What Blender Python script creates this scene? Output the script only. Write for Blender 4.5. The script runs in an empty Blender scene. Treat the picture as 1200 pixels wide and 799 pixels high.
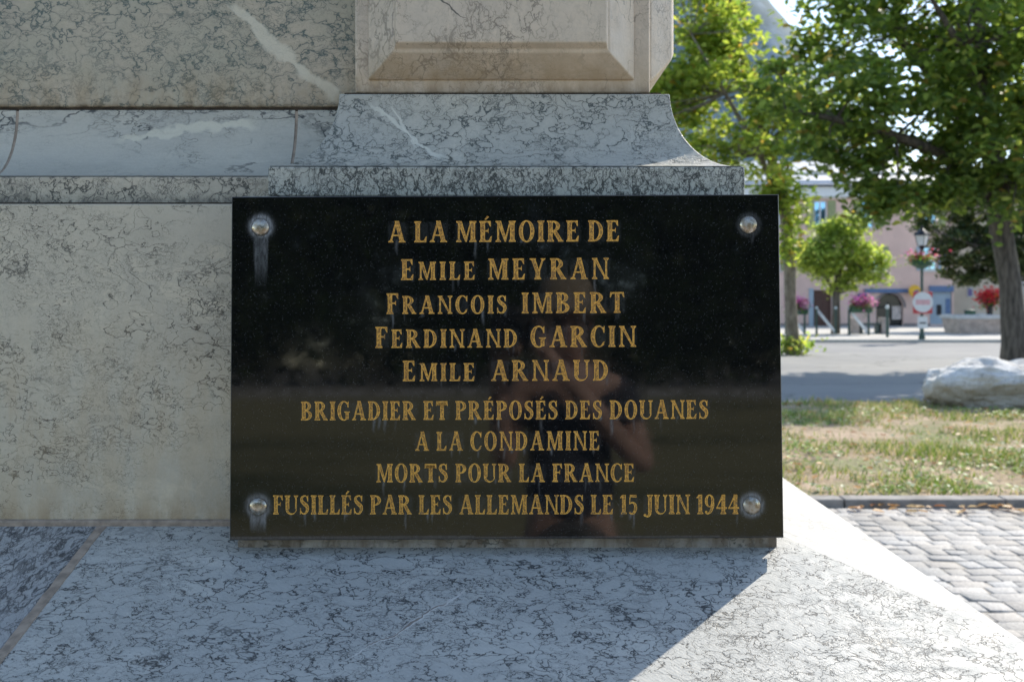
import bpy, bmesh, math, random
import numpy as np
from mathutils import Vector, Matrix, Quaternion, noise as mnoise

R = math.radians
C = bpy.context.scene.collection
scene = bpy.context.scene
F = 1167.0          # focal length in photograph pixels (35 mm lens, 1200 px wide)
HY = 343.0          # horizon row of the photograph
CAMZ = 1.5

# ------------------------------------------------------------------ camera, light, exposure
cam_d = bpy.data.cameras.new("camera")
cam = bpy.data.objects.new("camera", cam_d)
C.objects.link(cam)
cam.location = (0, 0, CAMZ)
cam.rotation_euler = (R(90), 0, 0)
cam_d.sensor_width = 36
cam_d.lens = 35.0
cam_d.shift_y = -(399.5 - HY) / 1200.0
cam_d.clip_start = 0.01
cam_d.clip_end = 8000
cam_d.dof.use_dof = True
cam_d.dof.focus_distance = 1.46
cam_d.dof.aperture_fstop = 7.2
cam_d.dof.aperture_blades = 9
scene.camera = cam

SUN_EL, SUN_AZ = 39.5, 43.3       # azimuth from +Y towards +X
sd = Vector((math.sin(R(SUN_AZ)) * math.cos(R(SUN_EL)), math.cos(R(SUN_AZ)) * math.cos(R(SUN_EL)), math.sin(R(SUN_EL))))
world = bpy.data.worlds.new("World")
scene.world = world
world.use_nodes = True
wn = world.node_tree.nodes
sky = wn.new("ShaderNodeTexSky")
sky.sky_type = 'NISHITA'
sky.sun_disc = False
sky.sun_elevation = R(SUN_EL)
sky.sun_rotation = R(SUN_AZ)
sky.altitude = 300
sky.air_density = 0.75
sky.dust_density = 0.35
sky.ozone_density = 0.6
bg = wn["Background"]
bg.inputs["Strength"].default_value = 0.15
tint = wn.new("ShaderNodeMix")          # warm tint multiplied onto the sky light, in place of white balance
tint.data_type = 'RGBA'
tint.blend_type = 'MULTIPLY'
tint.inputs["Factor"].default_value = 1.0
tint.inputs[7].default_value = (1.05, 0.985, 0.87, 1)
world.node_tree.links.new(sky.outputs[0], tint.inputs[6])
world.node_tree.links.new(tint.outputs[2], bg.inputs[0])
sun_d = bpy.data.lights.new("sun", 'SUN')
sun_d.energy = 2.4
sun_d.angle = R(0.53)
sun_d.color = (1.0, 0.92, 0.79)
sun = bpy.data.objects.new("sun", sun_d)
C.objects.link(sun)
sun.rotation_euler = sd.to_track_quat('Z', 'Y').to_euler()
scene.view_settings.view_transform = 'Standard'
scene.view_settings.look = 'None'
scene.view_settings.gamma = 1.0
scene.view_settings.exposure = 1.38
scene.cycles.max_bounces = 8
scene.cycles.transparent_max_bounces = 6
scene.cycles.caustics_reflective = False
scene.cycles.caustics_refractive = False
scene.cycles.sample_clamp_indirect = 6.0

# ------------------------------------------------------------------ helpers
def W(px, py, Y):
    return Vector(((px - 600.0) / F * Y, Y, CAMZ - (py - HY) / F * Y))

def gz(y):
    return 0.0 if y < 18 else -0.0145 * (min(y, 75) - 18)

def ground_y(py, raised=0.0):
    y = 1.5 * F / (py - HY)
    if y < 18:
        return y
    return (CAMZ - raised - 0.0145 * 18) / ((py - HY) / F - 0.0145)

def put(px, py, raised=0.0):
    y = ground_y(py, raised)
    return Vector(((px - 600.0) / F * y, y, gz(y) + raised))

class MB:
    def __init__(self):
        self.bm = bmesh.new()
    def box(self, x0, x1, y0, y1, z0, z1, top=None, rot=None, at=None):
        vs = [(x0, y0, z0), (x1, y0, z0), (x1, y1, z0), (x0, y1, z0), (x0, y0, z1), (x1, y0, z1), (x1, y1, z1), (x0, y1, z1)]
        if top:
            cx, cy = (x0 + x1) / 2, (y0 + y1) / 2
            vs = vs[:4] + [(cx + (v[0] - cx) * top[0], cy + (v[1] - cy) * top[1], v[2]) for v in vs[4:]]
        vs = [Vector(v) for v in vs]
        if rot:
            vs = [rot @ v for v in vs]
        if at is not None:
            vs = [v + Vector(at) for v in vs]
        b = [self.bm.verts.new(v) for v in vs]
        for f in ((3, 2, 1, 0), (4, 5, 6, 7), (0, 1, 5, 4), (1, 2, 6, 5), (2, 3, 7, 6), (3, 0, 4, 7)):
            self.bm.faces.new([b[i] for i in f])
        return self
    def prism(self, bottom, top):
        b = [self.bm.verts.new(v) for v in bottom]
        t = [self.bm.verts.new(v) for v in top]
        n = len(b)
        self.bm.faces.new(b[::-1])
        self.bm.faces.new(t)
        for i in range(n):
            self.bm.faces.new([b[i], b[(i + 1) % n], t[(i + 1) % n], t[i]])
        return self
    def poly(self, pts):
        self.bm.faces.new([self.bm.verts.new(p) for p in pts])
        return self
    def loft(self, rings, closed=True, caps=True):
        vr = [[self.bm.verts.new(p) for p in r] for r in rings]
        n = len(vr[0])
        for a, b in zip(vr[:-1], vr[1:]):
            for i in range(n if closed else n - 1):
                self.bm.faces.new([a[i], a[(i + 1) % n], b[(i + 1) % n], b[i]])
        if caps:
            self.bm.faces.new(vr[0][::-1])
            self.bm.faces.new(vr[-1])
        return self
    def tube(self, pts, radii, n=10):
        pts = [Vector(p) for p in pts]
        rings = []
        for i, p in enumerate(pts):
            d = (pts[min(i + 1, len(pts) - 1)] - pts[max(i - 1, 0)]).normalized()
            a = d.cross(Vector((0.13, 1, 0.07)))
            if a.length < 0.1:
                a = d.cross(Vector((1, 0, 0)))
            a.normalize()
            b = d.cross(a)
            rings.append([p + (a * math.cos(2 * math.pi * k / n) + b * math.sin(2 * math.pi * k / n)) * radii[i] for k in range(n)])
        return self.loft(rings)
    def lathe(self, prof, c=(0, 0, 0), n=20, axis=None):
        q = Vector((0, 0, 1)).rotation_difference(axis) if axis is not None else Quaternion()
        rings = []
        for r, z in prof:
            rings.append([Vector(c) + q @ Vector((max(r, 1e-4) * math.cos(2 * math.pi * k / n), max(r, 1e-4) * math.sin(2 * math.pi * k / n), z)) for k in range(n)])
        return self.loft(rings)
    def build(self, name, m, parent=None, smooth=False, bevel=0.0, seg=2):
        bmesh.ops.recalc_face_normals(self.bm, faces=self.bm.faces[:])
        me = bpy.data.meshes.new(name)
        self.bm.to_mesh(me)
        self.bm.free()
        if smooth:
            me.polygons.foreach_set("use_smooth", [True] * len(me.polygons))
        return link(name, me, m, parent, bevel, seg)

def link(name, me, m, parent=None, bevel=0.0, seg=2):
    o = bpy.data.objects.new(name, me)
    C.objects.link(o)
    if m is not None:
        me.materials.append(m)
    if parent is not None:
        o.parent = parent
        base = parent
        M = Matrix.Identity(4)
        while base is not None:
            M = base.matrix_basis.inverted() if base.parent is None else M
            base = base.parent
        if parent.parent is None:
            o.matrix_parent_inverse = parent.matrix_basis.inverted()
    if bevel:
        b = o.modifiers.new("bevel", 'BEVEL')
        b.width = bevel
        b.segments = seg
        b.limit_method = 'ANGLE'
        b.angle_limit = R(28)
    return o

def mesh_np(name, verts, faces, m, parent=None, colors=None, smooth=False):
    me = bpy.data.meshes.new(name)
    verts = np.asarray(verts, dtype=np.float32)
    faces = np.asarray(faces, dtype=np.int32)
    k = faces.shape[1]
    me.vertices.add(len(verts))
    me.vertices.foreach_set("co", verts.ravel())
    me.loops.add(faces.size)
    me.loops.foreach_set("vertex_index", faces.ravel())
    me.polygons.add(len(faces))
    me.polygons.foreach_set("loop_start", np.arange(0, faces.size, k, dtype=np.int32))
    me.polygons.foreach_set("loop_total", np.full(len(faces), k, dtype=np.int32))
    if smooth:
        me.polygons.foreach_set("use_smooth", [True] * len(faces))
    me.update(calc_edges=True)
    if colors is not None:
        a = me.attributes.new("tint", 'FLOAT_COLOR', 'FACE')
        c = np.ones((len(faces), 4), dtype=np.float32)
        c[:, :3] = colors
        a.data.foreach_set("color", c.ravel())
    return link(name, me, m, parent)

def tag(o, label=None, cat=None, group=None, kind=None):
    if label: o["label"] = label
    if cat: o["category"] = cat
    if group: o["group"] = group
    if kind: o["kind"] = kind
    return o

def thing(name, loc, label, cat, group=None):
    o = bpy.data.objects.new(name, None)
    C.objects.link(o)
    o.location = loc
    o.empty_display_size = 0.2
    return tag(o, label, cat, group)

def dup(root, loc, label, group=None):
    r = root.copy(); C.objects.link(r); r.location = loc
    r["label"] = label
    if group: r["group"] = group
    for ch in list(root.children):
        c = ch.copy(); C.objects.link(c); c.parent = r
        for g in list(ch.children):
            d = g.copy(); C.objects.link(d); d.parent = c
    return r

# ------------------------------------------------------------------ materials
class NT:
    def __init__(self, name):
        self.m = bpy.data.materials.new(name)
        self.m.use_nodes = True
        self.t = self.m.node_tree
        self.p = self.t.nodes["Principled BSDF"]
        self.out = self.t.nodes["Material Output"]
    def n(self, typ, **kw):
        nd = self.t.nodes.new("ShaderNode" + typ)
        for k, v in kw.items():
            setattr(nd, k, v)
        return nd
    def set(self, sock, v):
        if isinstance(v, bpy.types.NodeSocket):
            self.t.links.new(v, sock)
        elif v is not None:
            if sock.type == 'RGBA' and len(v) == 3:
                v = (*v, 1)
            sock.default_value = v
    def obj(self):
        return self.n("TexCoord").outputs["Object"]
    def math(self, op, a, b=None, c=None, clamp=False):
        nd = self.n("Math", operation=op, use_clamp=clamp)
        self.set(nd.inputs[0], a); self.set(nd.inputs[1], b)
        if c is not None: self.set(nd.inputs[2], c)
        return nd.outputs[0]
    def vmath(self, op, a, b=None, s=None):
        nd = self.n("VectorMath", operation=op)
        self.set(nd.inputs[0], a)
        if b is not None: self.set(nd.inputs[1], b)
        if s is not None: self.set(nd.inputs["Scale"], s)
        return nd.outputs["Value"] if op in ('DOT_PRODUCT', 'LENGTH', 'DISTANCE') else nd.outputs[0]
    def map(self, vec, loc=(0, 0, 0), rot=(0, 0, 0), scale=(1, 1, 1)):
        nd = self.n("Mapping")
        self.set(nd.inputs[0], vec)
        nd.inputs[1].default_value = loc; nd.inputs[2].default_value = rot; nd.inputs[3].default_value = scale
        return nd.outputs[0]
    def noise(self, vec, scale, detail=3, rough=0.55, color=False):
        nd = self.n("TexNoise")
        self.set(nd.inputs["Vector"], vec)
        nd.inputs["Scale"].default_value = scale; nd.inputs["Detail"].default_value = detail; nd.inputs["Roughness"].default_value = rough
        return nd.outputs["Color" if color else 0]
    def voro(self, vec, scale, feature='F1', out="Distance"):
        nd = self.n("TexVoronoi", feature=feature)
        self.set(nd.inputs["Vector"], vec); nd.inputs["Scale"].default_value = scale
        return nd.outputs[out]
    def rng(self, v, a, b, c=0.0, d=1.0, smooth=True):
        nd = self.n("MapRange", interpolation_type='SMOOTHSTEP' if smooth else 'LINEAR')
        self.set(nd.inputs[0], v)
        for i, x in enumerate((a, b, c, d)):
            self.set(nd.inputs[1 + i], x)
        return nd.outputs[0]
    def mix(self, f, a, b, mode='MIX'):
        nd = self.n("Mix", data_type='RGBA', blend_type=mode)
        self.set(nd.inputs["Factor"], f)
        self.set(nd.inputs[6], a); self.set(nd.inputs[7], b)
        return nd.outputs[2]
    def bump(self, h, strength=0.3, dist=0.002):
        nd = self.n("Bump")
        self.set(nd.inputs["Height"], h); nd.inputs["Strength"].default_value = strength; nd.inputs["Distance"].default_value = dist
        self.t.links.new(nd.outputs[0], self.p.inputs["Normal"])
    def done(self, color=None, rough=None, metal=None):
        self.set(self.p.inputs["Base Color"], color); self.set(self.p.inputs["Roughness"], rough); self.set(self.p.inputs["Metallic"], metal)
        return self.m

def plain(name, col, rough=0.6, metal=0.0, var=0.12, scale=8.0):
    t = NT(name)
    v = t.rng(t.noise(t.obj(), scale, 4), 0.3, 0.7, 1 - var, 1 + var)
    c = t.mix(1.0, (*col, 1), t.n("CombineColor").outputs[0], 'MULTIPLY')
    cc = c.node.inputs[7].links[0].from_node
    for i in range(3):
        t.set(cc.inputs[i], v)
    return t.done(c, rough, metal)

def marble(name, base, base2, vein, scale=22.0, stretch=(1, 1, 1), rot=(0, 0, 0), dens=(0.42, 0.62), width=0.07, fine=0.5,
           dens2=(0.45, 0.65), distort=0.035, halo=0.25, rough=0.5, tool=0.0, streaks=(), stain_shade=None, blot=0.0, offset=(0, 0, 0), vmax=0.95, big=0.8, pits=0.0):
    t = NT(name)
    P0 = t.obj()
    P = t.map(P0, loc=offset, rot=rot, scale=stretch)
    def off(vec, sc, amp, det=3):
        c = t.noise(vec, sc, det, color=True)
        return t.vmath('SCALE', t.vmath('SUBTRACT', c, (0.5, 0.5, 0.5)), s=amp)
    P1 = t.vmath('ADD', P, off(P, scale * 0.5, distort * 3.2))
    P2 = t.vmath('ADD', P1, off(P, scale * 2.2, distort * 1.3, 4))
    d1 = t.voro(P2, scale, 'DISTANCE_TO_EDGE')
    wmod = t.rng(t.noise(P, scale * 1.4, 2), 0.3, 0.7, width * 0.35, width * 1.6)
    l1 = t.rng(d1, 0.0, wmod, 1.0, 0.0)
    m1 = t.rng(t.noise(P, scale * 0.28, 4, 0.6), dens[0], dens[1])
    d2 = t.voro(t.vmath('ADD', P2, (3.1, 1.7, 5.3)), scale * 2.3, 'DISTANCE_TO_EDGE')
    wmod2 = t.rng(t.noise(t.vmath('ADD', P, (2, 5, 1)), scale * 2.0, 2), 0.35, 0.7, width * 0.25, width * 2.2)
    l2 = t.rng(d2, 0.0, wmod2, 1.0, 0.0)
    m2 = t.rng(t.noise(t.vmath('ADD', P, (7.7, 2.2, 4.1)), scale * 0.35, 4, 0.6), dens2[0], dens2[1])
    v = t.math('MAXIMUM', t.math('MULTIPLY', l1, m1), t.math('MULTIPLY', t.math('MULTIPLY', l2, m2), fine))
    Pb = t.vmath('ADD', t.vmath('ADD', P1, (5.3, 8.1, 2.9)), off(P, scale * 0.9, distort * 2.2, 5))
    d0 = t.voro(Pb, scale * 0.36, 'DISTANCE_TO_EDGE')
    w0 = t.rng(t.noise(t.vmath('ADD', P, (1, 9, 4)), scale * 0.9, 4, 0.65), 0.38, 0.70, 0.002, 0.055)
    m0 = t.rng(t.noise(t.vmath('ADD', P, (11, 3, 6)), scale * 0.22, 3, 0.6), 0.46, 0.60)
    v = t.math('MAXIMUM', v, t.math('MULTIPLY', t.math('MULTIPLY', t.rng(d0, 0.0, w0, 1.0, 0.0), m0), big))
    h = t.math('MULTIPLY', t.math('MULTIPLY', t.rng(d1, 0.0, 0.32, 1.0, 0.0), m1), halo)
    b = t.mix(t.rng(t.noise(P, scale * 0.18, 5, 0.6), 0.35, 0.65), (*base, 1), (*base2, 1))
    b = t.mix(t.rng(t.noise(t.vmath('ADD', P1, (4, 4, 4)), scale * 0.4, 6, 0.68), 0.48, 0.66, 0.0, 0.42), b, (base[0] * .74, base[1] * .75, base[2] * .77, 1))
    b = t.mix(t.rng(t.noise(t.vmath('ADD', P1, (9, 2, 7)), scale * 0.3, 6, 0.7), 0.52, 0.68, 0.0, 0.5), b, (min(1, base[0] * 1.22), min(1, base[1] * 1.2), min(1, base[2] * 1.17), 1))
    b = t.mix(t.rng(t.noise(P0, 240, 3, 0.7), 0.35, 0.7, 0.0, 0.16), b, (base[0] * .55, base[1] * .55, base[2] * .55, 1))
    b = t.mix(t.rng(t.noise(P, scale * 1.1, 4, 0.65), 0.5, 0.75, 0.0, 0.28), b, (base[0] * .7, base[1] * .72, base[2] * .74, 1))
    mid = tuple(0.5 * x + 0.5 * y for x, y in zip(base, vein))
    c = t.mix(h, b, (*mid, 1))
    if blot:
        bl = t.math('MULTIPLY', t.rng(t.noise(P2, scale * 0.8, 5, 0.7), 0.57, 0.68), m1)
        c = t.mix(t.math('MULTIPLY', bl, blot), c, (*vein, 1))
    c = t.mix(t.math('MULTIPLY', v, vmax), c, (*vein, 1))
    if pits:                                 # small weathered holes
        vp = t.n("TexVoronoi", feature='F1'); t.set(vp.inputs["Vector"], t.vmath('ADD', P0, off(P0, 60, 0.012))); vp.inputs["Scale"].default_value = 11
        sc_ = t.n("SeparateColor"); t.set(sc_.inputs[0], vp.outputs["Color"])
        pit = t.math('MULTIPLY', t.rng(vp.outputs["Distance"], 0.02, 0.055, 1, 0), t.rng(sc_.outputs[0], 0.72, 0.80))
        c = t.mix(t.math('MULTIPLY', pit, pits), c, (0.05, 0.045, 0.035, 1))
    for (p, q, w, col) in streaks:          # long calcite streaks running through the block
        d = (Vector(q) - Vector(p)); d.normalize()
        nrm = Vector((d.z, 0, -d.x)) if abs(d.z) > abs(d.y) or abs(d.y) < 1e-6 else Vector((d.y, -d.x, 0)).normalized()
        Q = t.vmath('ADD', P0, off(P0, 14, 0.05, 4))
        s = t.math('ABSOLUTE', t.math('ADD', t.vmath('DOT_PRODUCT', Q, tuple(nrm)), -nrm.dot(Vector(p))))
        al = t.math('ADD', t.vmath('DOT_PRODUCT', P0, tuple(d)), -d.dot(Vector(p)))
        L = (Vector(q) - Vector(p)).length
        ends = t.math('MULTIPLY', t.rng(al, 0, 0.03), t.rng(al, L - 0.03, L, 1, 0))
        ww = t.rng(t.noise(P0, 18, 3), 0.3, 0.7, w * 0.25, w * 1.5)
        f = t.math('MULTIPLY', t.rng(s, t.math('MULTIPLY', ww, 0.4), ww, 1.0, 0.0), t.math('MULTIPLY', ends, 0.85))
        c = t.mix(f, c, (*col, 1))
    if stain_shade:                                # bands at given heights: rain-washed dirt, and contact shade painted in
        for (z0, z1, col, amt) in stain_shade:
            sx = t.n("SeparateXYZ"); t.set(sx.inputs[0], P0)
            g = t.rng(sx.outputs[2], z0, z1, 1.0, 0.0)
            nz = t.rng(t.noise(t.map(P0, scale=(1, 1, 0.35)), 30, 5, 0.65), 0.32, 0.68)
            c = t.mix(t.math('MULTIPLY', t.math('MULTIPLY', g, nz), amt), c, (*col, 1))
    hgt = t.math('ADD', t.math('MULTIPLY', t.noise(P0, 90, 5, 0.65), 0.8), t.math('MULTIPLY', v, -0.35))
    if tool:                                 # fine dressing marks
        wv = t.n("TexWave", wave_type='BANDS', bands_direction='DIAGONAL')
        t.set(wv.inputs["Vector"], P0); wv.inputs["Scale"].default_value = 75; wv.inputs["Distortion"].default_value = 1.6
        wv.inputs["Detail"].default_value = 2; wv.inputs["Detail Scale"].default_value = 3
        wv2 = t.n("TexWave", wave_type='BANDS', bands_direction='X')
        t.set(wv2.inputs["Vector"], t.map(P0, rot=(0, 0, R(-38)))); wv2.inputs["Scale"].default_value = 70; wv2.inputs["Distortion"].default_value = 1.6
        wv2.inputs["Detail"].default_value = 2
        tl = t.math('MULTIPLY', wv.outputs[1], wv2.outputs[1])
        hgt = t.math('ADD', hgt, t.math('MULTIPLY', tl, tool))
        c = t.mix(t.math('MULTIPLY', t.math('SUBTRACT', 1.0, tl), 0.05), c, (base[0] * .5, base[1] * .5, base[2] * .5, 1))
    t.bump(hgt, 0.55, 0.0018)
    return t.done(c, t.rng(t.noise(P0, 40, 3), 0.3, 0.7, rough - 0.1, rough + 0.12))

M = {}
DK = (0.045, 0.055, 0.052)
BROWN = (0.13, 0.085, 0.045)
M['upper'] = marble("grey pink veined marble", (0.54, 0.445, 0.325), (0.44, 0.395, 0.29), (0.075, 0.105, 0.09), 22, (1, 1, 1.3), (0, R(24), 0),
                    (0.24, 0.48), 0.06, 0.65, (0.34, 0.56), 0.055, 0.32, 0.45, big=0.5,
                    streaks=[(W(262, 0, 1.67), W(402, 122, 1.67), 0.013, (0.68, 0.61, 0.47))],
                    stain_shade=[(1.81, 1.90, (0.36, 0.25, 0.13), 0.6), (1.808, 1.824, (0.06, 0.045, 0.03), 0.9)])
M['cove'] = marble("pale marble moulding", (0.53, 0.50, 0.42), (0.455, 0.435, 0.375), (0.035, 0.04, 0.04), 17, (0.6, 1, 1.5), (0, R(18), 0),
                   (0.46, 0.64), 0.05, 0.6, (0.42, 0.60), 0.075, 0.2, 0.45, blot=0.7, big=1.0,
                   streaks=[(W(120, 163, 1.62), W(300, 136, 1.62), 0.011, (0.64, 0.60, 0.48))])
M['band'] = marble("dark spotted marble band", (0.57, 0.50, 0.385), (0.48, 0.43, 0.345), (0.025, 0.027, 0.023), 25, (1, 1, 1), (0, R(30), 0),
                   (0.40, 0.56), 0.065, 0.75, (0.42, 0.58), 0.055, 0.22, 0.45, blot=0.6, stain_shade=[(1.652, 1.637, (0.1, 0.08, 0.06), 0.0), (1.640, 1.662, (0.10, 0.085, 0.07), 0.8)])  # contact shade above the ledge painted along the band's lower edge
M['lower'] = marble("beige weathered marble", (0.63, 0.545, 0.405), (0.54, 0.475, 0.365), (0.055, 0.048, 0.036), 23, (0.75, 1, 1.1), (0, R(-20), 0),
                    (0.40, 0.62), 0.035, 0.85, (0.40, 0.60), 0.08, 0.10, 0.5, blot=0.35,
                    stain_shade=[(1.15, 1.20, (0.27, 0.19, 0.11), 0.6), (1.30, 1.56, (0.50, 0.34, 0.17), 0.28)], vmax=1.0, big=1.0, pits=0.4)
M['shaft'] = marble("pink weathered marble", (0.66, 0.535, 0.40), (0.57, 0.475, 0.37), (0.14, 0.11, 0.08), 21, (1.2, 1, 0.8), (0, R(15), 0),
                    (0.36, 0.60), 0.05, 0.7, (0.38, 0.62), 0.06, 0.3, 0.5, blot=0.3,
                    stain_shade=[(1.835, 1.915, (0.46, 0.34, 0.21), 0.7), (1.82, 1.845, (0.16, 0.11, 0.07), 0.6)],
                    streaks=[(W(498, -8, 1.548), W(556, 26, 1.548), 0.0035, (0.07, 0.06, 0.05))], vmax=0.75)
M['pier_cove'] = marble("grey green veined marble", (0.52, 0.495, 0.42), (0.45, 0.435, 0.38), (0.04, 0.052, 0.048), 22, (0.9, 1, 1.15), (0, R(28), 0),
                        (0.28, 0.52), 0.05, 0.7, (0.36, 0.58), 0.06, 0.22, 0.45, blot=0.15, big=0.7,
                        streaks=[(W(430, 118, 1.6), W(520, 190, 1.53), 0.006, (0.66, 0.64, 0.55)), (W(455, 118, 1.6), W(490, 175, 1.55), 0.004, (0.66, 0.64, 0.55))])
M['pier_band'] = marble("black veined marble band", (0.52, 0.51, 0.445), (0.44, 0.44, 0.385), (0.014, 0.018, 0.016), 25, (1.2, 1, 0.9), (0, R(12), 0),
                        (0.16, 0.36), 0.085, 0.9, (0.26, 0.46), 0.06, 0.25, 0.4, blot=0.5, big=1.0)
def on_slope(px, py):
    y = 0.8042 / ((py - HY) / F + 0.296)
    return W(px, py, y)
M['slab'] = marble("white slab marble with dark veins", (0.54, 0.535, 0.495), (0.475, 0.475, 0.445), (0.022, 0.026, 0.03), 22, (0.85, 1.2, 1), (0, 0, R(14)),
                   (0.22, 0.46), 0.045, 0.75, (0.38, 0.60), 0.065, 0.16, 0.55, tool=0.10, blot=0.3, vmax=1.0, big=0.95, pits=1.0,
                   streaks=[(on_slope(400, 781), on_slope(550, 688), 0.0045, (0.66, 0.64, 0.60)), (on_slope(420, 768), on_slope(530, 700), 0.0022, (0.17, 0.13, 0.10))])
M['slab_left'] = marble("darker slab marble", (0.50, 0.49, 0.47), (0.42, 0.42, 0.41), (0.03, 0.034, 0.04), 18, (1.5, 0.7, 1), (0, 0, R(-40)),
                        (0.18, 0.42), 0.10, 0.9, (0.3, 0.55), 0.07, 0.35, 0.55, tool=0.1, blot=0.4, offset=(3, 1, 0))
M['slab_right'] = marble("smooth white marble", (0.42, 0.415, 0.395), (0.37, 0.365, 0.35), (0.19, 0.19, 0.19), 18, (1, 1, 1), (0, 0, 0),
                         (0.42, 0.62), 0.05, 0.6, (0.45, 0.65), 0.06, 0.12, 0.55, tool=0.1)
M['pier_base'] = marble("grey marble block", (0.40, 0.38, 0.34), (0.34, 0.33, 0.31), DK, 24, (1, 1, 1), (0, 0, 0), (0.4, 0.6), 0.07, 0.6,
                        stain_shade=[(1.20, 1.14, (0.12, 0.085, 0.05), 0.0), (1.17, 1.23, (0.13, 0.095, 0.06), 0.85)])
M['mortar'] = plain("tan mortar", (0.34, 0.27, 0.21), 0.9, var=0.25, scale=60)
M['dark_joint'] = plain("dark dirty joint and contact shade", (0.05, 0.035, 0.022), 0.95, var=0.4, scale=60)
M['plinth'] = plain("grey plinth stone", (0.34, 0.33, 0.31), 0.8, var=0.2, scale=14)

# ------------------------------------------------------------------ setting: ground
def sheet(name, m, x0, x1, ys, dz, label=None, kind='structure', nx=2):
    vs, fs = [], []
    xs = np.linspace(x0, x1, nx)
    for y in ys:
        for x in xs:
            vs.append((x, y, gz(y) + dz))
    for j in range(len(ys) - 1):
        for i in range(nx - 1):
            a = j * nx + i
            fs.append((a, a + 1, a + nx + 1, a + nx))
    return tag(mesh_np(name, vs, fs, m), kind=kind)

t = NT("bare earth and gravel")
P = t.obj()
c = t.mix(t.rng(t.noise(P, 0.8, 6, 0.6), 0.3, 0.7), (0.20, 0.175, 0.14, 1), (0.30, 0.27, 0.225, 1))
c = t.mix(t.rng(t.noise(P, 30, 4), 0.4, 0.7, 0, 0.4), c, (0.12, 0.105, 0.085, 1))
M['earth'] = t.done(c, 0.95)
t = NT("worn asphalt")
P = t.obj()
c = t.mix(t.rng(t.noise(P, 0.35, 6, 0.6), 0.3, 0.7), (0.19, 0.19, 0.195, 1), (0.28, 0.275, 0.265, 1))
c = t.mix(t.rng(t.noise(P, 45, 3), 0.35, 0.7, 0, 0.35), c, (0.16, 0.16, 0.165, 1))
c = t.mix(t.math('MULTIPLY', t.rng(t.voro(t.vmath('ADD', P, t.vmath('SCALE', t.noise(P, 1.2, 4, color=True), s=1.2)), 0.22, 'DISTANCE_TO_EDGE'), 0.0, 0.012, 1, 0), 0.6), c, (0.05, 0.05, 0.05, 1))
t.bump(t.noise(P, 60, 4), 0.4, 0.01)
M['asphalt'] = t.done(c, 0.85)
t = NT("pale concrete pavement")
P = t.obj()
c = t.mix(t.rng(t.noise(P, 0.5, 6, 0.6), 0.3, 0.7), (0.42, 0.40, 0.37, 1), (0.52, 0.50, 0.46, 1))
c = t.mix(t.rng(t.noise(P, 12, 4), 0.45, 0.7, 0, 0.35), c, (0.22, 0.20, 0.18, 1))
M['pavement'] = t.done(c, 0.85)
t = NT("dry lawn soil")
P = t.obj()
c = t.mix(t.rng(t.noise(P, 1.6, 5, 0.65), 0.38, 0.6), (0.48, 0.36, 0.255, 1), (0.33, 0.25, 0.155, 1))
c = t.mix(t.rng(t.noise(t.vmath('ADD', P, (4, 9, 0)), 0.9, 5, 0.7), 0.46, 0.60, 0, 0.7), c, (0.15, 0.19, 0.06, 1))
c = t.mix(t.rng(t.noise(P, 25, 5, 0.7), 0.4, 0.7, 0, 0.55), c, (0.14, 0.10, 0.06, 1))
t.bump(t.noise(P, 25, 5), 0.7, 0.03)
M['lawn'] = t.done(c, 0.95)
t = NT("meadow grass")
P = t.obj()
c = t.mix(t.rng(t.noise(t.map(P, scale=(0.5, 1, 1)), 0.16, 5, 0.6), 0.33, 0.50), (0.07, 0.08, 0.03, 1), (0.34, 0.30, 0.15, 1))  # dark patches stand in for tree shadows, painted into the grass colour
c = t.mix(t.rng(t.noise(P, 14, 5), 0.4, 0.7, 0, 0.5), c, (0.06, 0.075, 0.02, 1))
M['meadow'] = t.done(c, 0.95)

sheet("ground", M['earth'], -2500, 2500, [-2500, -60, -20, 0, 18, 75, 300, 3000], -0.03)
sheet("road", M['asphalt'], -60, 80, [13.45, 18, 34.6], 0.004)
# lawn with a gently uneven surface between kerb and road
vs, fs = [], []
nx, ny = 90, 34
for j in range(ny):
    for i in range(nx):
        x = -14 + 32 * i / (nx - 1); y = 7.13 + 6.5 * j / (ny - 1)
        z = 0.035 + 0.03 * mnoise.noise((x * .8, y * .8, 0)) * min(1, (y - 7.13) * 1.5)
        if j == ny - 1: z = -0.01
        vs.append((x, y, z))
for j in range(ny - 1):
    for i in range(nx - 1):
        a = j * nx + i
        fs.append((a, a + 1, a + nx + 1, a + nx))
lawn = tag(mesh_np("lawn", vs, fs, M['lawn'], smooth=True), kind='structure')
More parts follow.
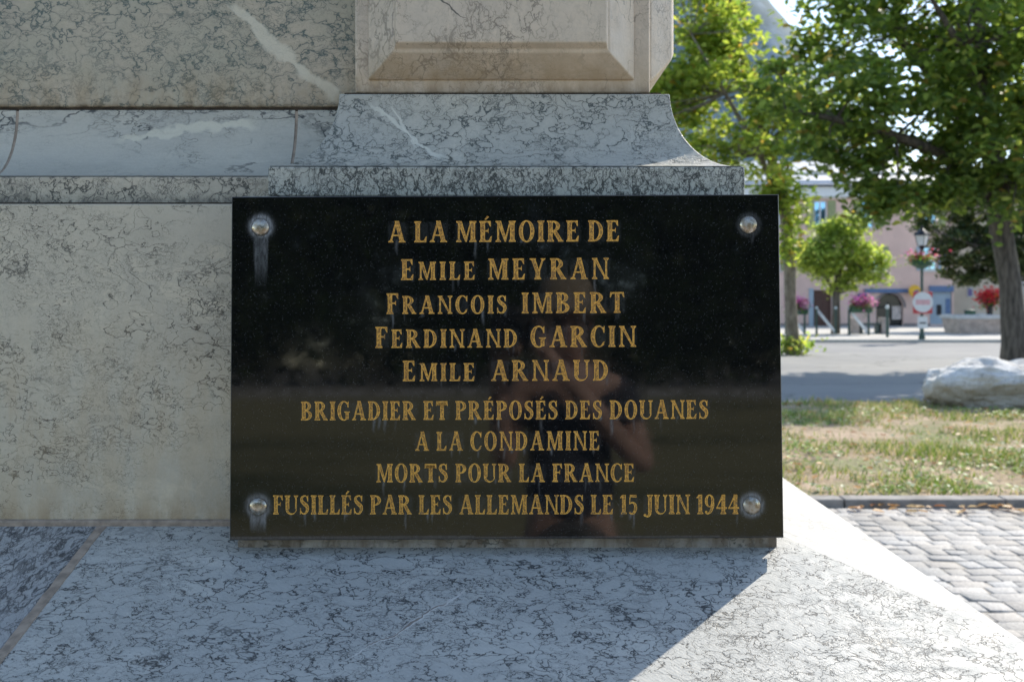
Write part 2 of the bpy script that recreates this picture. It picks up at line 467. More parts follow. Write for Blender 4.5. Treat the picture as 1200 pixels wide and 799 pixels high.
# cobbles: real setts in slightly wavy courses
rng = np.random.default_rng(5)
t = NT("grey granite setts")
P = t.obj()
at = t.n("Attribute", attribute_name="tint")
c = t.mix(t.rng(t.noise(P, 60, 4, 0.7), 0.35, 0.7, 0, 0.5), at.outputs["Color"], (0.13, 0.125, 0.12, 1))
c = t.mix(t.rng(t.noise(P, 1.1, 4), 0.45, 0.7, 0, 0.35), c, (0.20, 0.18, 0.15, 1))
t.bump(t.noise(P, 45, 5), 0.6, 0.008)
M['setts'] = t.done(c, 0.75)
vs, fs, cs = [], [], []
y = -5.3
row = 0
while y < 6.93:
    d = rng.uniform(0.11, 0.14)
    if y + d > 6.95: break
    x = (-5.0 if y > -1 else -7.0) - rng.uniform(0, .2)
    while x < 9.0:
        w = rng.uniform(0.105, 0.21)
        inside = -3.2 < x and x + w < 0.58 and y > 0.75 and y + d < 3.0
        if not inside:
            wob = 0.012 * math.sin(x * 1.3 + row)
            g = 0.0032
            h = float(np.clip(rng.normal(0, 0.0014), -.002, .003))
            tx, ty = rng.normal(0, .0016, 2)
            x0, x1, y0, y1 = x + g, x + w - g, y + g + wob, y + d - g + wob
            jit = rng.uniform(-.008, .008, (4, 2))
            k = len(vs)
            bx = [(x0, y0), (x1, y0), (x1, y1), (x0, y1)]
            for lv, ins in ((-0.03, 0.0), (0.0, 0.001), (0.0022, 0.005)):
                for q, (a, b) in enumerate(bx):
                    sx = 1 if a == x0 else -1; sy = 1 if b == y0 else -1
                    vs.append((a + sx * ins + jit[q, 0], b + sy * ins + jit[q, 1], lv + h + (tx * sx + ty * sy if lv > -.02 else 0)))
            for L in (0, 4):
                for q in range(4):
                    fs.append((k + L + q, k + L + (q + 1) % 4, k + L + 4 + (q + 1) % 4, k + L + 4 + q))
            fs.append((k + 8, k + 9, k + 10, k + 11))
            g0 = rng.uniform(0.36, 0.52)
            wm = rng.uniform(-.01, .06); cs += [(g0 * (1.02 + wm), g0, g0 * (.97 - wm))] * 9
        x += w
    y += d
    row += 1
tag(mesh_np("cobblestone_paving", vs, fs, M['setts'], colors=cs, smooth=False), kind='structure')
t = NT("joint sand")
c = t.mix(t.noise(t.obj(), 25, 4), (0.26, 0.235, 0.20, 1), (0.38, 0.35, 0.30, 1))
M['sand'] = t.done(c, 0.95)
sheet("paving_bed", M['sand'], -5.2, 9.2, [-5.4, 6.97], -0.0045)
M['kerb'] = plain("dark kerb stone", (0.24, 0.225, 0.21), 0.8, var=0.3, scale=9)
mb = MB()
x = -14.0
while x < 18:
    L = random.Random(int(x * 10)).uniform(0.9, 1.15)
    mb.box(x + .004, x + L - .004, 6.97, 7.12, -0.1, 0.055)
    x += L
tag(mb.build("kerb", M['kerb'], bevel=0.012), kind='structure')
# far pavement with its kerb
YK = 34.6
mb = MB()
mb.prism([Vector((-40, YK, gz(YK) - .2)), Vector((80, YK, gz(YK) - .2)), Vector((80, 75, gz(75) - .2)), Vector((-40, 75, gz(75) - .2))],
         [Vector((-40, YK, gz(YK) + .12)), Vector((80, YK, gz(YK) + .12)), Vector((80, 75, gz(75) + .12)), Vector((-40, 75, gz(75) + .12))])
tag(mb.build("pavement", M['pavement'], bevel=0.03), kind='structure')
# behind the photographer: meadow, a path, distant wood (seen mirrored in the polished plaque)
sheet("meadow", M['meadow'], -60, 60, [-42, -5.4], 0.0)
sheet("path", M['pavement'], -60, 60, [-60, -42], 0.004)

# mountain
M['mountain'] = None
t = NT("haze blue limestone mountain")
P = t.obj()
c = t.mix(t.rng(t.noise(P, 0.012, 7, 0.65), 0.4, 0.6), (0.20, 0.26, 0.32, 1), (0.11, 0.155, 0.18, 1))  # distance haze put into the rock as a blue tone
M['mountain'] = t.done(c, 0.95)
vs, fs = [], []
nx, ny = 120, 40
for j in range(ny):
    for i in range(nx):
        x = -900 + 2400 * i / (nx - 1); v = j / (ny - 1); y = 1150 + 700 * v
        ridge = 425 * math.exp(-((x - 290) / 170) ** 2) + 150 * math.exp(-((x - 700) / 420) ** 2) + 240 * math.exp(-((x + 500) / 300) ** 2)
        h = ridge * (math.sin(v * math.pi) ** 0.8 if 0 < v < 1 else 0)
        h *= 1 + 0.18 * mnoise.fractal((x * .006, y * .006, 2), 1, 2, 5)
        vs.append((x, y, h - 3))
for j in range(ny - 1):
    for i in range(nx - 1):
        a = j * nx + i
        fs.append((a, a + 1, a + nx + 1, a + nx))
tag(mesh_np("mountain", vs, fs, M['mountain'], smooth=True), kind='structure')

# ------------------------------------------------------------------ the memorial
def zs(y): return 0.6958 + 0.296 * y          # plane of the front slope
mem = thing("war_memorial", (0, 1.6, 0), "large veined marble war memorial of stacked blocks, carrying the black plaque", "memorial")
XL = -3.0
XJ = -0.6247
H0 = (0.392, 1.503); H1 = (0.643, 1.235)
XR = 0.643
YF = 0.82
def slab(name, m, plan, zf, bot=0.82, bev=0.004):
    mb = MB()
    mb.prism([Vector((x, y, bot)) for x, y in plan], [Vector((x, y, zf(x, y))) for x, y in plan])
    return mb.build(name, m, mem, bevel=bev)
zfront = lambda x, y: zs(y)
kx = (zs(H0[1]) - zs(H1[1])) / (H1[0] - H0[0])
zright = lambda x, y: zs(H0[1]) - kx * (x - H0[0])
slab("base_slab", M['slab'], [(XJ + .005, YF), (XR, YF), H1, H0, (0.392, 1.60), (XJ + .005, 1.60)], zfront, bev=0)
o = slab("base_slab", M['slab_left'], [(-1.55, YF), (XJ - .005, YF), (XJ - .005, 1.60), (-1.55, 1.60)], zfront)
o = slab("base_slab", M['slab_left'], [(XL, YF), (-1.56, YF), (-1.56, 1.60), (XL, 1.60)], zfront)
o = slab("side_slab", M['slab_right'], [(H1[0] + .0003, H1[1] + .0003), (XR + .0003, 3.2), (H0[0] + .0003, 3.2), (H0[0] + .0003, H0[1] + .0003)], zright, bev=0)
# mortar between the slabs, slightly ragged
rr = random.Random(3)
mb = MB()
def mortar_strip(mb, a, b, half, lift, n=40):
    rings = []
    for i in range(n + 1):
        f = i / n
        y = a[1] + (b[1] - a[1]) * f
        x = a[0] + (b[0] - a[0]) * f
        w1 = half * (1 + 0.5 * mnoise.noise((y * 40, 1, 0))); w2 = half * (1 + 0.5 * mnoise.noise((y * 40, 9, 0)))
        z = zs(y)
        rings.append([Vector((x - w1, y, z - .01)), Vector((x - w1 * .8, y, z + lift)), Vector((x + w2 * .8, y, z + lift)), Vector((x + w2, y, z - .01))])
    mb.loft(rings)
mortar_strip(mb, (XJ, YF + .01), (XJ, 1.535), 0.0085, 0.0012)
mb.build("mortar_joint", M['mortar'], mem)
# lower plinth to the ground
mb = MB().box(XL + .05, XR - .05, YF + .06, 3.15, -0.05, 0.825)
mb.build("plinth", M['plinth'], mem, bevel=0.01)
mb = MB().box(XL - .35, XR + 0.3, YF - .0, 3.4, -0.05, 0.16)
mb.build("step", M['plinth'], mem, bevel=0.012)
# pier base block (behind the plaque), battered a little
mb = MB()
x0, x1 = -0.4025, 0.3886
tb = math.tan(R(2.1))
def batter(y0, z): return y0 + (z - 1.128) * tb
zb, zt = 1.06, 1.643
mb.prism([Vector((x0, batter(1.458, zb), zb)), Vector((x1, batter(1.458, zb), zb)), Vector((x1, 3.1, zb)), Vector((x0, 3.1, zb))],
         [Vector((x0, batter(1.458, zt), zt)), Vector((x1, batter(1.458, zt), zt)), Vector((x1, 3.1, zt)), Vector((x0, 3.1, zt))])
mb.build("pier_base", M['pier_base'], mem, bevel=0.003)
MB().box(-0.3676, 0.351, 1.50, 3.0, 1.6455, 1.690).build("pier_band", M['pier_band'], mem, bevel=0.0025)
# flared moulding of the pier
mb = MB()
rings = []
for k in range(25):
    a = k / 24 * math.pi / 2
    o_ = 0.0955 * (1 - math.cos(a)) ** 0.92
    z = 1.818 - 0.1272 * math.sin(a)
    rings.append([Vector((-0.277 - o_ * .95, 1.595 - o_, z)), Vector((0.253 + o_, 1.595 - o_, z)), Vector((0.253 + o_, 2.9 + o_, z)), Vector((-0.277 - o_ * .95, 2.9 + o_, z))])
mb.loft(rings[::-1])
pc = mb.build("pier_moulding", M['pier_cove'], mem, bevel=0.002)
# upper pier block with raised bevelled panels on front and right side
mb = MB()
zT = 2.62
core = [(-0.254, 1.61), (0.223, 1.61), (0.223, 2.85), (-0.254, 2.85)]
mb.prism([Vector((x, y, 1.822)) for x, y in core], [Vector((x, y, zT)) for x, y in core])
shaft = mb.build("pier_block", M['shaft'], mem, bevel=0.003)
def boss(rings):
    mb = MB()
    mb.loft(rings)
    return mb
rect = lambda xa, xb, za, zb_, Y: [Vector((xa, Y, za)), Vector((xb, Y, za)), Vector((xb, Y, zb_)), Vector((xa, Y, zb_))]
boss([rect(-.232, .197, 1.8435, 2.59, 1.615), rect(-.232, .197, 1.8435, 2.59, 1.606), rect(-.1885, .1535, 1.8765, 2.55, 1.562), rect(-.1845, .150, 1.8815, 2.545, 1.561),
      rect(-.181, .1475, 1.889, 2.54, 1.548)]).build("raised_panel", M['shaft'], mem, bevel=0.0025)
rx = lambda ya, yb, za, zb_, X: [Vector((X, ya, za)), Vector((X, yb, za)), Vector((X, yb, zb_)), Vector((X, ya, zb_))]
boss([rx(1.622, 2.82, 1.8435, 2.59, .218), rx(1.622, 2.82, 1.8435, 2.59, .226), rx(1.66, 2.78, 1.888, 2.555, .266), rx(1.668, 2.77, 1.90, 2.55, .271)]).build("raised_panel", M['shaft'], mem, bevel=0.003)
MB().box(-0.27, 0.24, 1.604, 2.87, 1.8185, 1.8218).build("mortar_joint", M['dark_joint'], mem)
# wall to the left
mb = MB()
zb, zt = 1.05, 1.6365
yw = lambda z: 1.524 + (z - 1.147) * 0.012
mb.prism([Vector((XL, yw(zb), zb)), Vector((-.38, yw(zb), zb)), Vector((-.38, 3.0, zb)), Vector((XL, 3.0, zb))],
         [Vector((XL, yw(zt), zt)), Vector((-.38, yw(zt), zt)), Vector((-.38, 3.0, zt)), Vector((XL, 3.0, zt))])
mb.build("wall_block", M['lower'], mem, bevel=0.0025)
mb = MB().box(XL, -.405, 1.516, 1.56, 1.10, 1.1535)
mb.build("mortar_joint", M['mortar'], mem, bevel=0.003)
MB().box(XL, -.38, 1.5755, 1.60, 1.632, 1.6425).build("mortar_joint", M['dark_joint'], mem)  # dark strip added for the joint line and contact shade below the band
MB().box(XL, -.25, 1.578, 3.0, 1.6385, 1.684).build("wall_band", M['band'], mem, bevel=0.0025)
def cove_seg(xa, xb):
    rings = []
    prof = []
    for k in range(21):
        a = k / 20 * math.pi / 2
        prof.append((1.668 - 0.089 * (1 - math.cos(a)) ** 0.95, 1.8055 - 0.1205 * math.sin(a)))
    for x in (xa, xb):
        rings.append([Vector((x, y, z)) for y, z in prof] + [Vector((x, 2.9, 1.685)), Vector((x, 2.9, 1.8055))])
    mb = MB(); mb.loft(rings)
    return mb.build("wall_moulding", M['cove'], mem, bevel=0.0015)
cove_seg(-0.3585, -0.2); cove_seg(-0.826, -0.3635); cove_seg(-1.30, -0.831); cove_seg(-1.9, -1.305); cove_seg(XL, -1.905)
mb = MB()
for xj in (-0.361, -0.8285, -1.3025, -1.9025):
    prof = []
    for k in range(21):
        a = k / 20 * math.pi / 2
        prof.append((1.6687 - 0.0888 * (1 - math.cos(a)) ** 0.95, 1.804 - 0.1205 * math.sin(a) * .995))
    mb = MB()
    mb.loft([[Vector((x, y, z)) for y, z in prof] + [Vector((x, 2.0, 1.69)), Vector((x, 2.0, 1.80))] for x in (xj - .0028, xj + .0028)])
    mb.build("mortar_joint", M['mortar'], mem)
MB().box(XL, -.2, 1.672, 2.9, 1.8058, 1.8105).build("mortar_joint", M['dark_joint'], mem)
MB().box(XL, -.2, 1.668, 2.9, 1.8108, 2.52).build("upper_wall", M['upper'], mem, bevel=0.004)

# ------------------------------------------------------------------ the plaque
BL, BR_ = W(270, 632, 1.43), W(917.5, 629, 1.43)
TL, TR = W(271.5, 232.5, 1.448), W(911, 228, 1.448)
pu = (BR_ - BL).normalized()
pw = (BR_ - BL).length
pv = ((TL + TR) / 2 - (BL + BR_) / 2)
pv = (pv - pu * pv.dot(pu))
ph = pv.length
pv.normalize()
pn = pu.cross(pv).normalized()      # towards the camera
camp = Vector((0, 0, CAMZ))
def on_plaque(px, py, lift=0.0):
    d = W(px, py, 1.0) - camp
    s = (BL - camp).dot(pn) / d.dot(pn)
    return camp + d * s + pn * lift
def pl(u, v, lift=0.0):
    return BL + pu * u + pv * v + pn * lift

plaque = thing("memorial_plaque", (BL + BR_) / 2, "polished black granite memorial plaque with gilded inscription, fixed to the marble pier", "plaque")

# --- lettering: an own roman capital alphabet, cap height 1
S_, T_, SL = 0.20, 0.085, 0.06
def rib(pts, ws):
    P_ = [Vector((a, b)) for a, b in pts]
    n = len(P_); out = []
    dense, dw = [], []
    for i in range(n - 1):
        p0, p1, p2, p3 = P_[max(i - 1, 0)], P_[i], P_[i + 1], P_[min(i + 2, n - 1)]
        for k in range(5):
            f = k / 5
            dense.append(0.5 * ((2 * p1) + (p2 - p0) * f + (2 * p0 - 5 * p1 + 4 * p2 - p3) * f * f + (-p0 + 3 * p1 - 3 * p2 + p3) * f ** 3))
            dw.append(ws[i] + (ws[i + 1] - ws[i]) * f)
    dense.append(P_[-1]); dw.append(ws[-1])
    L, Rr = [], []
    for i, p in enumerate(dense):
        d = (dense[min(i + 1, len(dense) - 1)] - dense[max(i - 1, 0)]).normalized()
        nrm = Vector((-d.y, d.x)) * dw[i] / 2
        L.append(p + nrm); Rr.append(p - nrm)
    return [[tuple(L[i]), tuple(L[i + 1]), tuple(Rr[i + 1]), tuple(Rr[i])] for i in range(len(dense) - 1)]
def ring(cx, cy, ro, so, ri, si, a0=0, a1=360, n=28, icx=None):
    icx = cx if icx is None else icx
    q = []
    for i in range(n):
        b0, b1 = R(a0 + (a1 - a0) * i / n), R(a0 + (a1 - a0) * (i + 1) / n)
        q.append([(cx + ro * math.cos(b0), cy + so * math.sin(b0)), (cx + ro * math.cos(b1), cy + so * math.sin(b1)),
                  (icx + ri * math.cos(b1), cy + si * math.sin(b1)), (icx + ri * math.cos(b0), cy + si * math.sin(b0))])
    return q
def stem(x, w=S_, y0=0.0, y1=1.0, b=True, t=True, sl=SL):
    p = []
    if b: p += [(x - sl, y0), (x + w + sl, y0), (x + w + sl, y0 + .045), (x + w, y0 + .12)]
    else: p += [(x, y0), (x + w, y0)]
    if t: p += [(x + w, y1 - .12), (x + w + sl, y1 - .045), (x + w + sl, y1), (x - sl, y1), (x - sl, y1 - .045), (x, y1 - .12)]
    else: p += [(x + w, y1), (x, y1)]
    if b: p += [(x, y0 + .12), (x - sl, y0 + .045)]
    return [p]
def diag(xa, ya, xb, yb, w):      # parallelogram of horizontal width w
    return [[(xa - w / 2, ya), (xa + w / 2, ya), (xb + w / 2, yb), (xb - w / 2, yb)]]
def ser(x, y, up, w=0.11):
    h = .05 if up else -.05
    return [[(x - w, y), (x + w, y), (x + w, y + h * .8), (x + w * .3, y + h * 2.1), (x - w * .3, y + h * 2.1), (x - w, y + h * .8)][:: 1 if up else -1]]
def arm_top(x0, x1): return [[(x0, 1), (x1, 1), (x1 + .01, .72), (x1 - .035, .76), (x1 - .11, .925), (x0, .93)]]
def arm_bot(x0, x1): return [[(x0, 0), (x1, 0), (x1 + .03, .28), (x1 - .02, .25), (x1 - .11, .075), (x0, .07)]]
def arm_mid(x0, x1): return [[(x0, .49), (x1 - .05, .49), (x1, .40), (x1, .66), (x1 - .05, .56), (x0, .56)]]
def beak(x, y0, y1, w=.05): return [[(x - w, y0), (x, y0), (x, y1), (x - .02, y1), (x - w * 1.6, (y0 + y1) / 2)]]
sx0 = .06
G = {}
G['I'] = (.31, [stem(sx0)])
G['L'] = (.58, [stem(sx0), arm_bot(sx0 + S_, .55)])
G['E'] = (.60, [stem(sx0), arm_top(sx0 + S_, .53), arm_mid(sx0 + S_, .43), arm_bot(sx0 + S_, .55)])
G['F'] = (.57, [stem(sx0), arm_top(sx0 + S_, .54), arm_mid(sx0 + S_, .44)])
G['É'] = (.60, G['E'][1] + [[[(.24, 1.07), (.31, 1.06), (.46, 1.20), (.36, 1.24)]]])
G['T'] = (.68, [stem(.25, t=False), [[(.02, 1), (.66, 1), (.68, .74), (.64, .76), (.57, .93), (.11, .93), (.04, .76), (.0, .74)]]])
G['D'] = (.72, [stem(sx0), ring(.26, .5, .43, .5, .25, .435, -90, 90, 20)])
G['P'] = (.62, [stem(sx0), ring(.26, .73, .35, .27, .17, .205, -90, 90, 16)])
G['B'] = (.66, [stem(sx0), ring(.26, .76, .31, .24, .14, .175, -90, 90, 16), ring(.26, .265, .37, .265, .19, .20, -90, 90, 16)])
G['R'] = (.76, [stem(sx0), ring(.26, .74, .34, .26, .16, .195, -90, 90, 16), diag(.35, .50, .62, .05, .20), [[(.50, 0), (.76, 0), (.76, .04), (.66, .09), (.54, .09)]]])
G['O'] = (.74, [ring(.37, .5, .36, .525, .175, .465, 0, 360, 36)])
G['C'] = (.66, [ring(.37, .5, .36, .525, .20, .465, 48, 318, 28, icx=.40), beak(.645, .68, 1.0), [[(.58, .16), (.66, .23), (.63, .26), (.55, .19)]]])
G['G'] = (.72, [ring(.37, .5, .36, .525, .20, .465, 48, 300, 28, icx=.40), beak(.645, .68, 1.0), [[(.48, .03), (.65, .06), (.65, .40), (.72, .42), (.72, .46), (.40, .46), (.40, .42), (.48, .40)]]])
G['N'] = (.78, [stem(.09, T_, sl=.08), stem(.63, T_, sl=.08), [[(.06, 1.0), (.22, 1.0), (.70, .0), (.62, 0.0)]]])
G['M'] = (.96, [stem(.10, T_, sl=.08), stem(.70, S_, sl=.06), [[(.08, 1.0), (.27, 1.0), (.53, .12), (.47, .0), (.43, .05)]], [[(.43, .04), (.50, .0), (.74, 1.0), (.68, 1.0)]]])
G['A'] = (.80, [diag(.12, .04, .39, 1.02, T_), diag(.64, .04, .40, 1.02, .20), [[(.20, .30), (.58, .30), (.58, .365), (.20, .365)]], ser(.12, 0, True, .12), ser(.65, 0, True, .16)])
G['U'] = (.76, [stem(sx0, b=False, y0=.28), stem(.60, T_, b=False, y0=.28, sl=.08), ring(.365, .285, .305, .305, .235, .235, 180, 360, 20, icx=.425)])
G['Y'] = (.76, [stem(.285, y1=.45, t=False), diag(.17, .97, .36, .40, .19), diag(.63, .97, .44, .40, T_), ser(.15, 1, False, .15), ser(.63, 1, False, .11)])
G['S'] = (.55, [rib([(.47, .76), (.40, .93), (.27, .97), (.13, .88), (.12, .72), (.25, .57), (.40, .44), (.45, .27), (.37, .09), (.25, .03), (.12, .08), (.05, .25)],
                    [.05, .06, .07, .12, .16, .20, .20, .16, .11, .07, .06, .05]), beak(.49, .68, 1.0), [[(.03, .0), (.055, .0), (.10, .12), (.07, .33), (.03, .33)]]])
G['J'] = (.46, [stem(.22, b=False, y0=.12), rib([(.315, .22), (.30, .0), (.20, -.12), (.06, -.10)], [.185, .17, .10, .05]), ring(.04, -.05, .075, .075, .001, .001, 0, 360, 14)])
G['1'] = (.36, [stem(.11, t=False, y1=1.0), [[(.0, .86), (.0, .82), (.11, .84), (.11, 1.0)]]])
G['4'] = (.60, [stem(.30, t=False), [[(.0, .27), (.60, .27), (.60, .36), (.0, .36)]], [[(.0, .30), (.06, .34), (.42, .96), (.33, 1.0)]]])
G['5'] = (.52, [[[(.10, 1.0), (.46, 1.0), (.48, .86), (.10, .88)]], [[(.08, .88), (.13, .88), (.11, .52), (.06, .50)]],
                rib([(.08, .53), (.25, .60), (.40, .48), (.42, .28), (.33, .07), (.18, .02), (.07, .10)], [.05, .08, .14, .17, .13, .07, .09])])
G['9'] = (.58, [ring(.28, .68, .26, .33, .11, .27, 0, 360, 28), rib([(.46, .66), (.46, .42), (.36, .16), (.20, .02), (.08, .05)], [.15, .17, .14, .07, .06]), ring(.09, .10, .07, .07, .001, .001, 0, 360, 14)])

LINES = [  # text, x left, x right, top/base row at left, top/base row at right, letter gap, word gap
    ("A LA MÉMOIRE DE", 455, 725.8, 259.7, 284.2, 258.3, 282.8, .14, .42),
    ("Emile MEYRAN", 470, 713, 303.9, 328.2, 302.3, 327.0, .20, .62),
    ("Francois IMBERT", 453, 731.5, 343.9, 368.0, 342.3, 366.5, .17, .72),
    ("Ferdinand GARCIN", 440, 745, 383.0, 407.7, 381.8, 406.2, .17, .62),
    ("Emile ARNAUD", 472, 713, 422.6, 446.5, 421.6, 445.8, .17, .78),
    ("BRIGADIER ET PRÉPOSÉS DES DOUANES", 352.7, 830.2, 470.5, 492.4, 468.7, 490.4, .12, .44),
    ("A LA CONDAMINE", 486.7, 702.6, 506.0, 527.9, 504.9, 527.1, .15, .44),
    ("MORTS POUR LA FRANCE", 440.8, 743.4, 543.3, 564.9, 543.0, 564.2, .11, .44),
    ("FUSILLÉS PAR LES ALLEMANDS LE 15 JUIN 1944", 320, 866, 580.2, 602.4, 579.3, 602.0, .09, .40),
]
t = NT("worn gilding with groove shade")
P = t.obj()
c = t.mix(t.rng(t.noise(P, 380, 4, 0.75), 0.36, 0.60), (0.80, 0.40, 0.055, 1), (0.20, 0.085, 0.015, 1))
c = t.mix(t.rng(t.noise(P, 150, 4, 0.7), 0.54, 0.70, 0, 0.7), c, (0.10, 0.075, 0.05, 1))
M['gold_worn'] = t.done(c, 0.55)
t = NT("worn gold leaf")
P = t.obj()
c = t.mix(t.rng(t.noise(P, 420, 4, 0.75), 0.40, 0.62), (1.0, 0.53, 0.08, 1), (0.55, 0.26, 0.035, 1))
c = t.mix(t.rng(t.noise(P, 150, 4, 0.7), 0.56, 0.72, 0, 0.7), c, (0.13, 0.10, 0.07, 1))
t.bump(t.noise(P, 500, 3), 0.5, 0.0006)
M['gold'] = t.done(c, 0.5, 0.0)
drips = []
boxes = []
rr = random.Random(11)
for (txt, xl, xr, tl, bl, tr, br, gap, wgap) in LINES:
    hL, hR = bl - tl, br - tr
    items, x, first = [], 0.0, True
    for k, ch in enumerate(txt):
        if ch == ' ':
            x += wgap - gap; continue
        g = G[ch.upper()]
        sc = 1.0 if ch == ch.upper() else 0.87
        items.append((x, g, sc)); x += g[0] * sc + gap * (0.9 if sc < 1 else 1)
    width = x - gap
    h = (hL + hR) / 2
    kx_ = (xr - xl) / (width * h)
    bm = bmesh.new()
    for (gx, g, sc) in items:
        for si, stroke in enumerate(g[1]):
            sb = bmesh.new()
            lift = 0.0004 + 0.00004 * si
            for poly in stroke:
                pts = []
                for (a, b) in poly:
                    px = xl + (gx + a * sc) * h * kx_
                    f = (px - xl) / (xr - xl)
                    py = (bl + (br - bl) * f) - b * sc * (hL + (hR - hL) * f)
                    pts.append(on_plaque(px, py, lift))
                try:
                    f_ = sb.faces.new([sb.verts.new(p) for p in pts])
                    f_.normal_update()
                    if f_.normal.dot(pn) < 0: f_.normal_flip()
                except ValueError:
                    pass
            bmesh.ops.remove_doubles(sb, verts=sb.verts[:], dist=0.00002)
            rim = bmesh.ops.inset_region(sb, faces=sb.faces[:], thickness=0.00075, depth=-0.00018, use_even_offset=False, use_boundary=True)
            rimset = set(rim["faces"])
            for f_ in sb.faces:
                f_.material_index = 0 if f_ in rimset else 1  # bright rim, dark worn middle: light on a cut groove put into colour
            tmp = bpy.data.meshes.new("tmp"); sb.to_mesh(tmp); sb.free()
            bm.from_mesh(tmp); bpy.data.meshes.remove(tmp)
        pxa = xl + gx * h * kx_; pxb = xl + (gx + g[0] * sc) * h * kx_
        f = (pxa - xl) / (xr - xl)
        base = bl + (br - bl) * f
        boxes.append((pxa - 1, pxb + 1, base - h * sc, base))
        if rr.random() < 0.55:
            for q in range(rr.randint(1, 2)):
                drips.append((rr.uniform(pxa + 1, pxb - 1), base - 2, rr.choice([5, 8, 12, 18, 26]) * rr.uniform(.7, 1.2), rr.uniform(.6, 1.7), rr.uniform(.15, .85)))
    me = bpy.data.meshes.new("inscription_line")
    bm.to_mesh(me); bm.free()
    link("inscription_line", me, M['gold'], plaque)
    me.materials.append(M['gold_worn'])

# --- plaque body; lime stains kept as a mask with its own shape
t = NT("polished black granite")
P = t.obj()
fl = t.n("TexVoronoi", feature='F1'); t.set(fl.inputs["Vector"], P); fl.inputs["Scale"].default_value = 620
sep = t.n("SeparateColor"); t.set(sep.inputs[0], fl.outputs["Color"])
spk = t.math('MULTIPLY', t.rng(sep.outputs[0], 0.86, 1.0), t.rng(fl.outputs["Distance"], 0.15, 0.5, 1, 0))
c = t.mix(t.rng(t.noise(P, 500, 3), 0.4, 0.7), (0.003, 0.0034, 0.0036, 1), (0.010, 0.0105, 0.011, 1))
c = t.mix(t.math('MULTIPLY', spk, 0.6), c, (0.11, 0.115, 0.12, 1))
st = t.n("Attribute", attribute_name="lime")
stf = t.math('MULTIPLY', st.outputs["Fac"], t.rng(t.noise(t.map(P, scale=(1, 1, 0.3)), 320, 4, 0.7), 0.3, 0.65, 0.35, 1.0), clamp=True)
c = t.mix(stf, c, (0.36, 0.365, 0.375, 1))
ro = t.math('ADD', t.rng(t.noise(P, 60, 4), 0.35, 0.7, 0.035, 0.075), t.math('MULTIPLY', stf, 0.5))
M['granite'] = t.done(c, ro)
M['granite'].node_tree.nodes["Principled BSDF"].inputs["IOR"].default_value = 1.52
gx, gy = 480, 300
uu = np.linspace(0, pw, gx); vv = np.linspace(0, ph, gy)
U, V = np.meshgrid(uu, vv)
fu, fv = U / pw, V / ph
PX = (270 + 1.5 * fv) * (1 - fu) + (917.5 - 6.5 * fv) * fu
PY = (632 - 399.5 * fv) * (1 - fu) + (629 - 401 * fv) * fu
lime = np.zeros_like(PX)
def sstep(a, b, x):
    q = np.clip((x - a) / (b - a), 0, 1); return q * q * (3 - 2 * q)
for (dx, dy, L, w, a) in drips:
    m = np.exp(-((PX - dx - 0.4 * np.sin(PY * .3 + dx)) / w) ** 2) * sstep(dy - 3, dy + 2, PY) * (1 - sstep(dy + L * .3, dy + L, PY))
    lime = np.maximum(lime, m * a * 0.5)
for (xa, xb, ya, yb) in boxes:
    m = sstep(xa - 2, xa + 2, PX) * (1 - sstep(xb - 2, xb + 2, PX)) * sstep(ya - 1, ya + 5, PY) * (1 - sstep(yb - 2, yb + 4, PY))
    lime = np.maximum(lime, m * 0.05)
SCREWS = [(305, 266.5), (877, 263.3), (302.5, 593.5), (881, 592)]
for (sx, sy), (hr, ha, dw_, dl, da) in zip(SCREWS, [(15, .5, 9, 78, .5), (13, .14, 2, 30, .4), (16, .35, 10, 33, .8), (14.5, .42, 1.5, 18, .3)]):
    rad = np.hypot(PX - sx, PY - sy)
    lime = np.maximum(lime, ha * np.exp(-((rad - 11.5) / 3.0) ** 2) + ha * .4 * np.exp(-(rad / hr) ** 4))
    ddx = PX - sx - (4 if dl == 30 else 0)
    side = 0.45 + 0.55 * np.clip(np.abs(np.abs(ddx) / dw_ - 0.15) * 1.2, 0, 1) * (0.6 + 0.4 * np.sin(ddx * 1.9))
    m = (1 - sstep(dw_ - 2, dw_ + 1.2, np.abs(ddx) + (PY - sy) * 0.03)) * sstep(sy + 2, sy + 8, PY) * (1 - sstep(sy + dl * .35, sy + dl, PY))
    lime = np.maximum(lime, m * da * side)
lime[(PY - 628).clip(0) > 0] += 0.12
vs = np.array(BL)[None, :] + U.ravel()[:, None] * np.array(pu)[None, :] + V.ravel()[:, None] * np.array(pv)[None, :]
idx = np.arange(gx * gy).reshape(gy, gx)
fs = np.stack([idx[:-1, :-1].ravel(), idx[:-1, 1:].ravel(), idx[1:, 1:].ravel(), idx[1:, :-1].ravel()], 1)
po = mesh_np("stone_face", vs, fs, M['granite'], plaque)
a = po.data.attributes.new("lime", 'FLOAT', 'POINT')
a.data.foreach_set("value", lime.ravel().astype(np.float32))
M['granite_edge'] = plain("sawn granite edge", (0.03, 0.031, 0.033), 0.35)
mb = MB()
e = 0.0012
mb.loft([[pl(0, 0, -.0001), pl(pw, 0, -.0001), pl(pw, ph, -.0001), pl(0, ph, -.0001)], [pl(-e, -e, -e), pl(pw + e, -e, -e), pl(pw + e, ph + e, -e), pl(-e, ph + e, -e)],
         [pl(-e, -e, -.024), pl(pw + e, -e, -.024), pl(pw + e, ph + e, -.024), pl(-e, ph + e, -.024)]])
mb.build("stone_slab", M['granite_edge'], plaque)
t = NT("brushed screw cap metal")
c = t.mix(t.rng(t.noise(t.obj(), 160, 4), 0.35, 0.7), (0.46, 0.42, 0.36, 1), (0.26, 0.20, 0.13, 1))
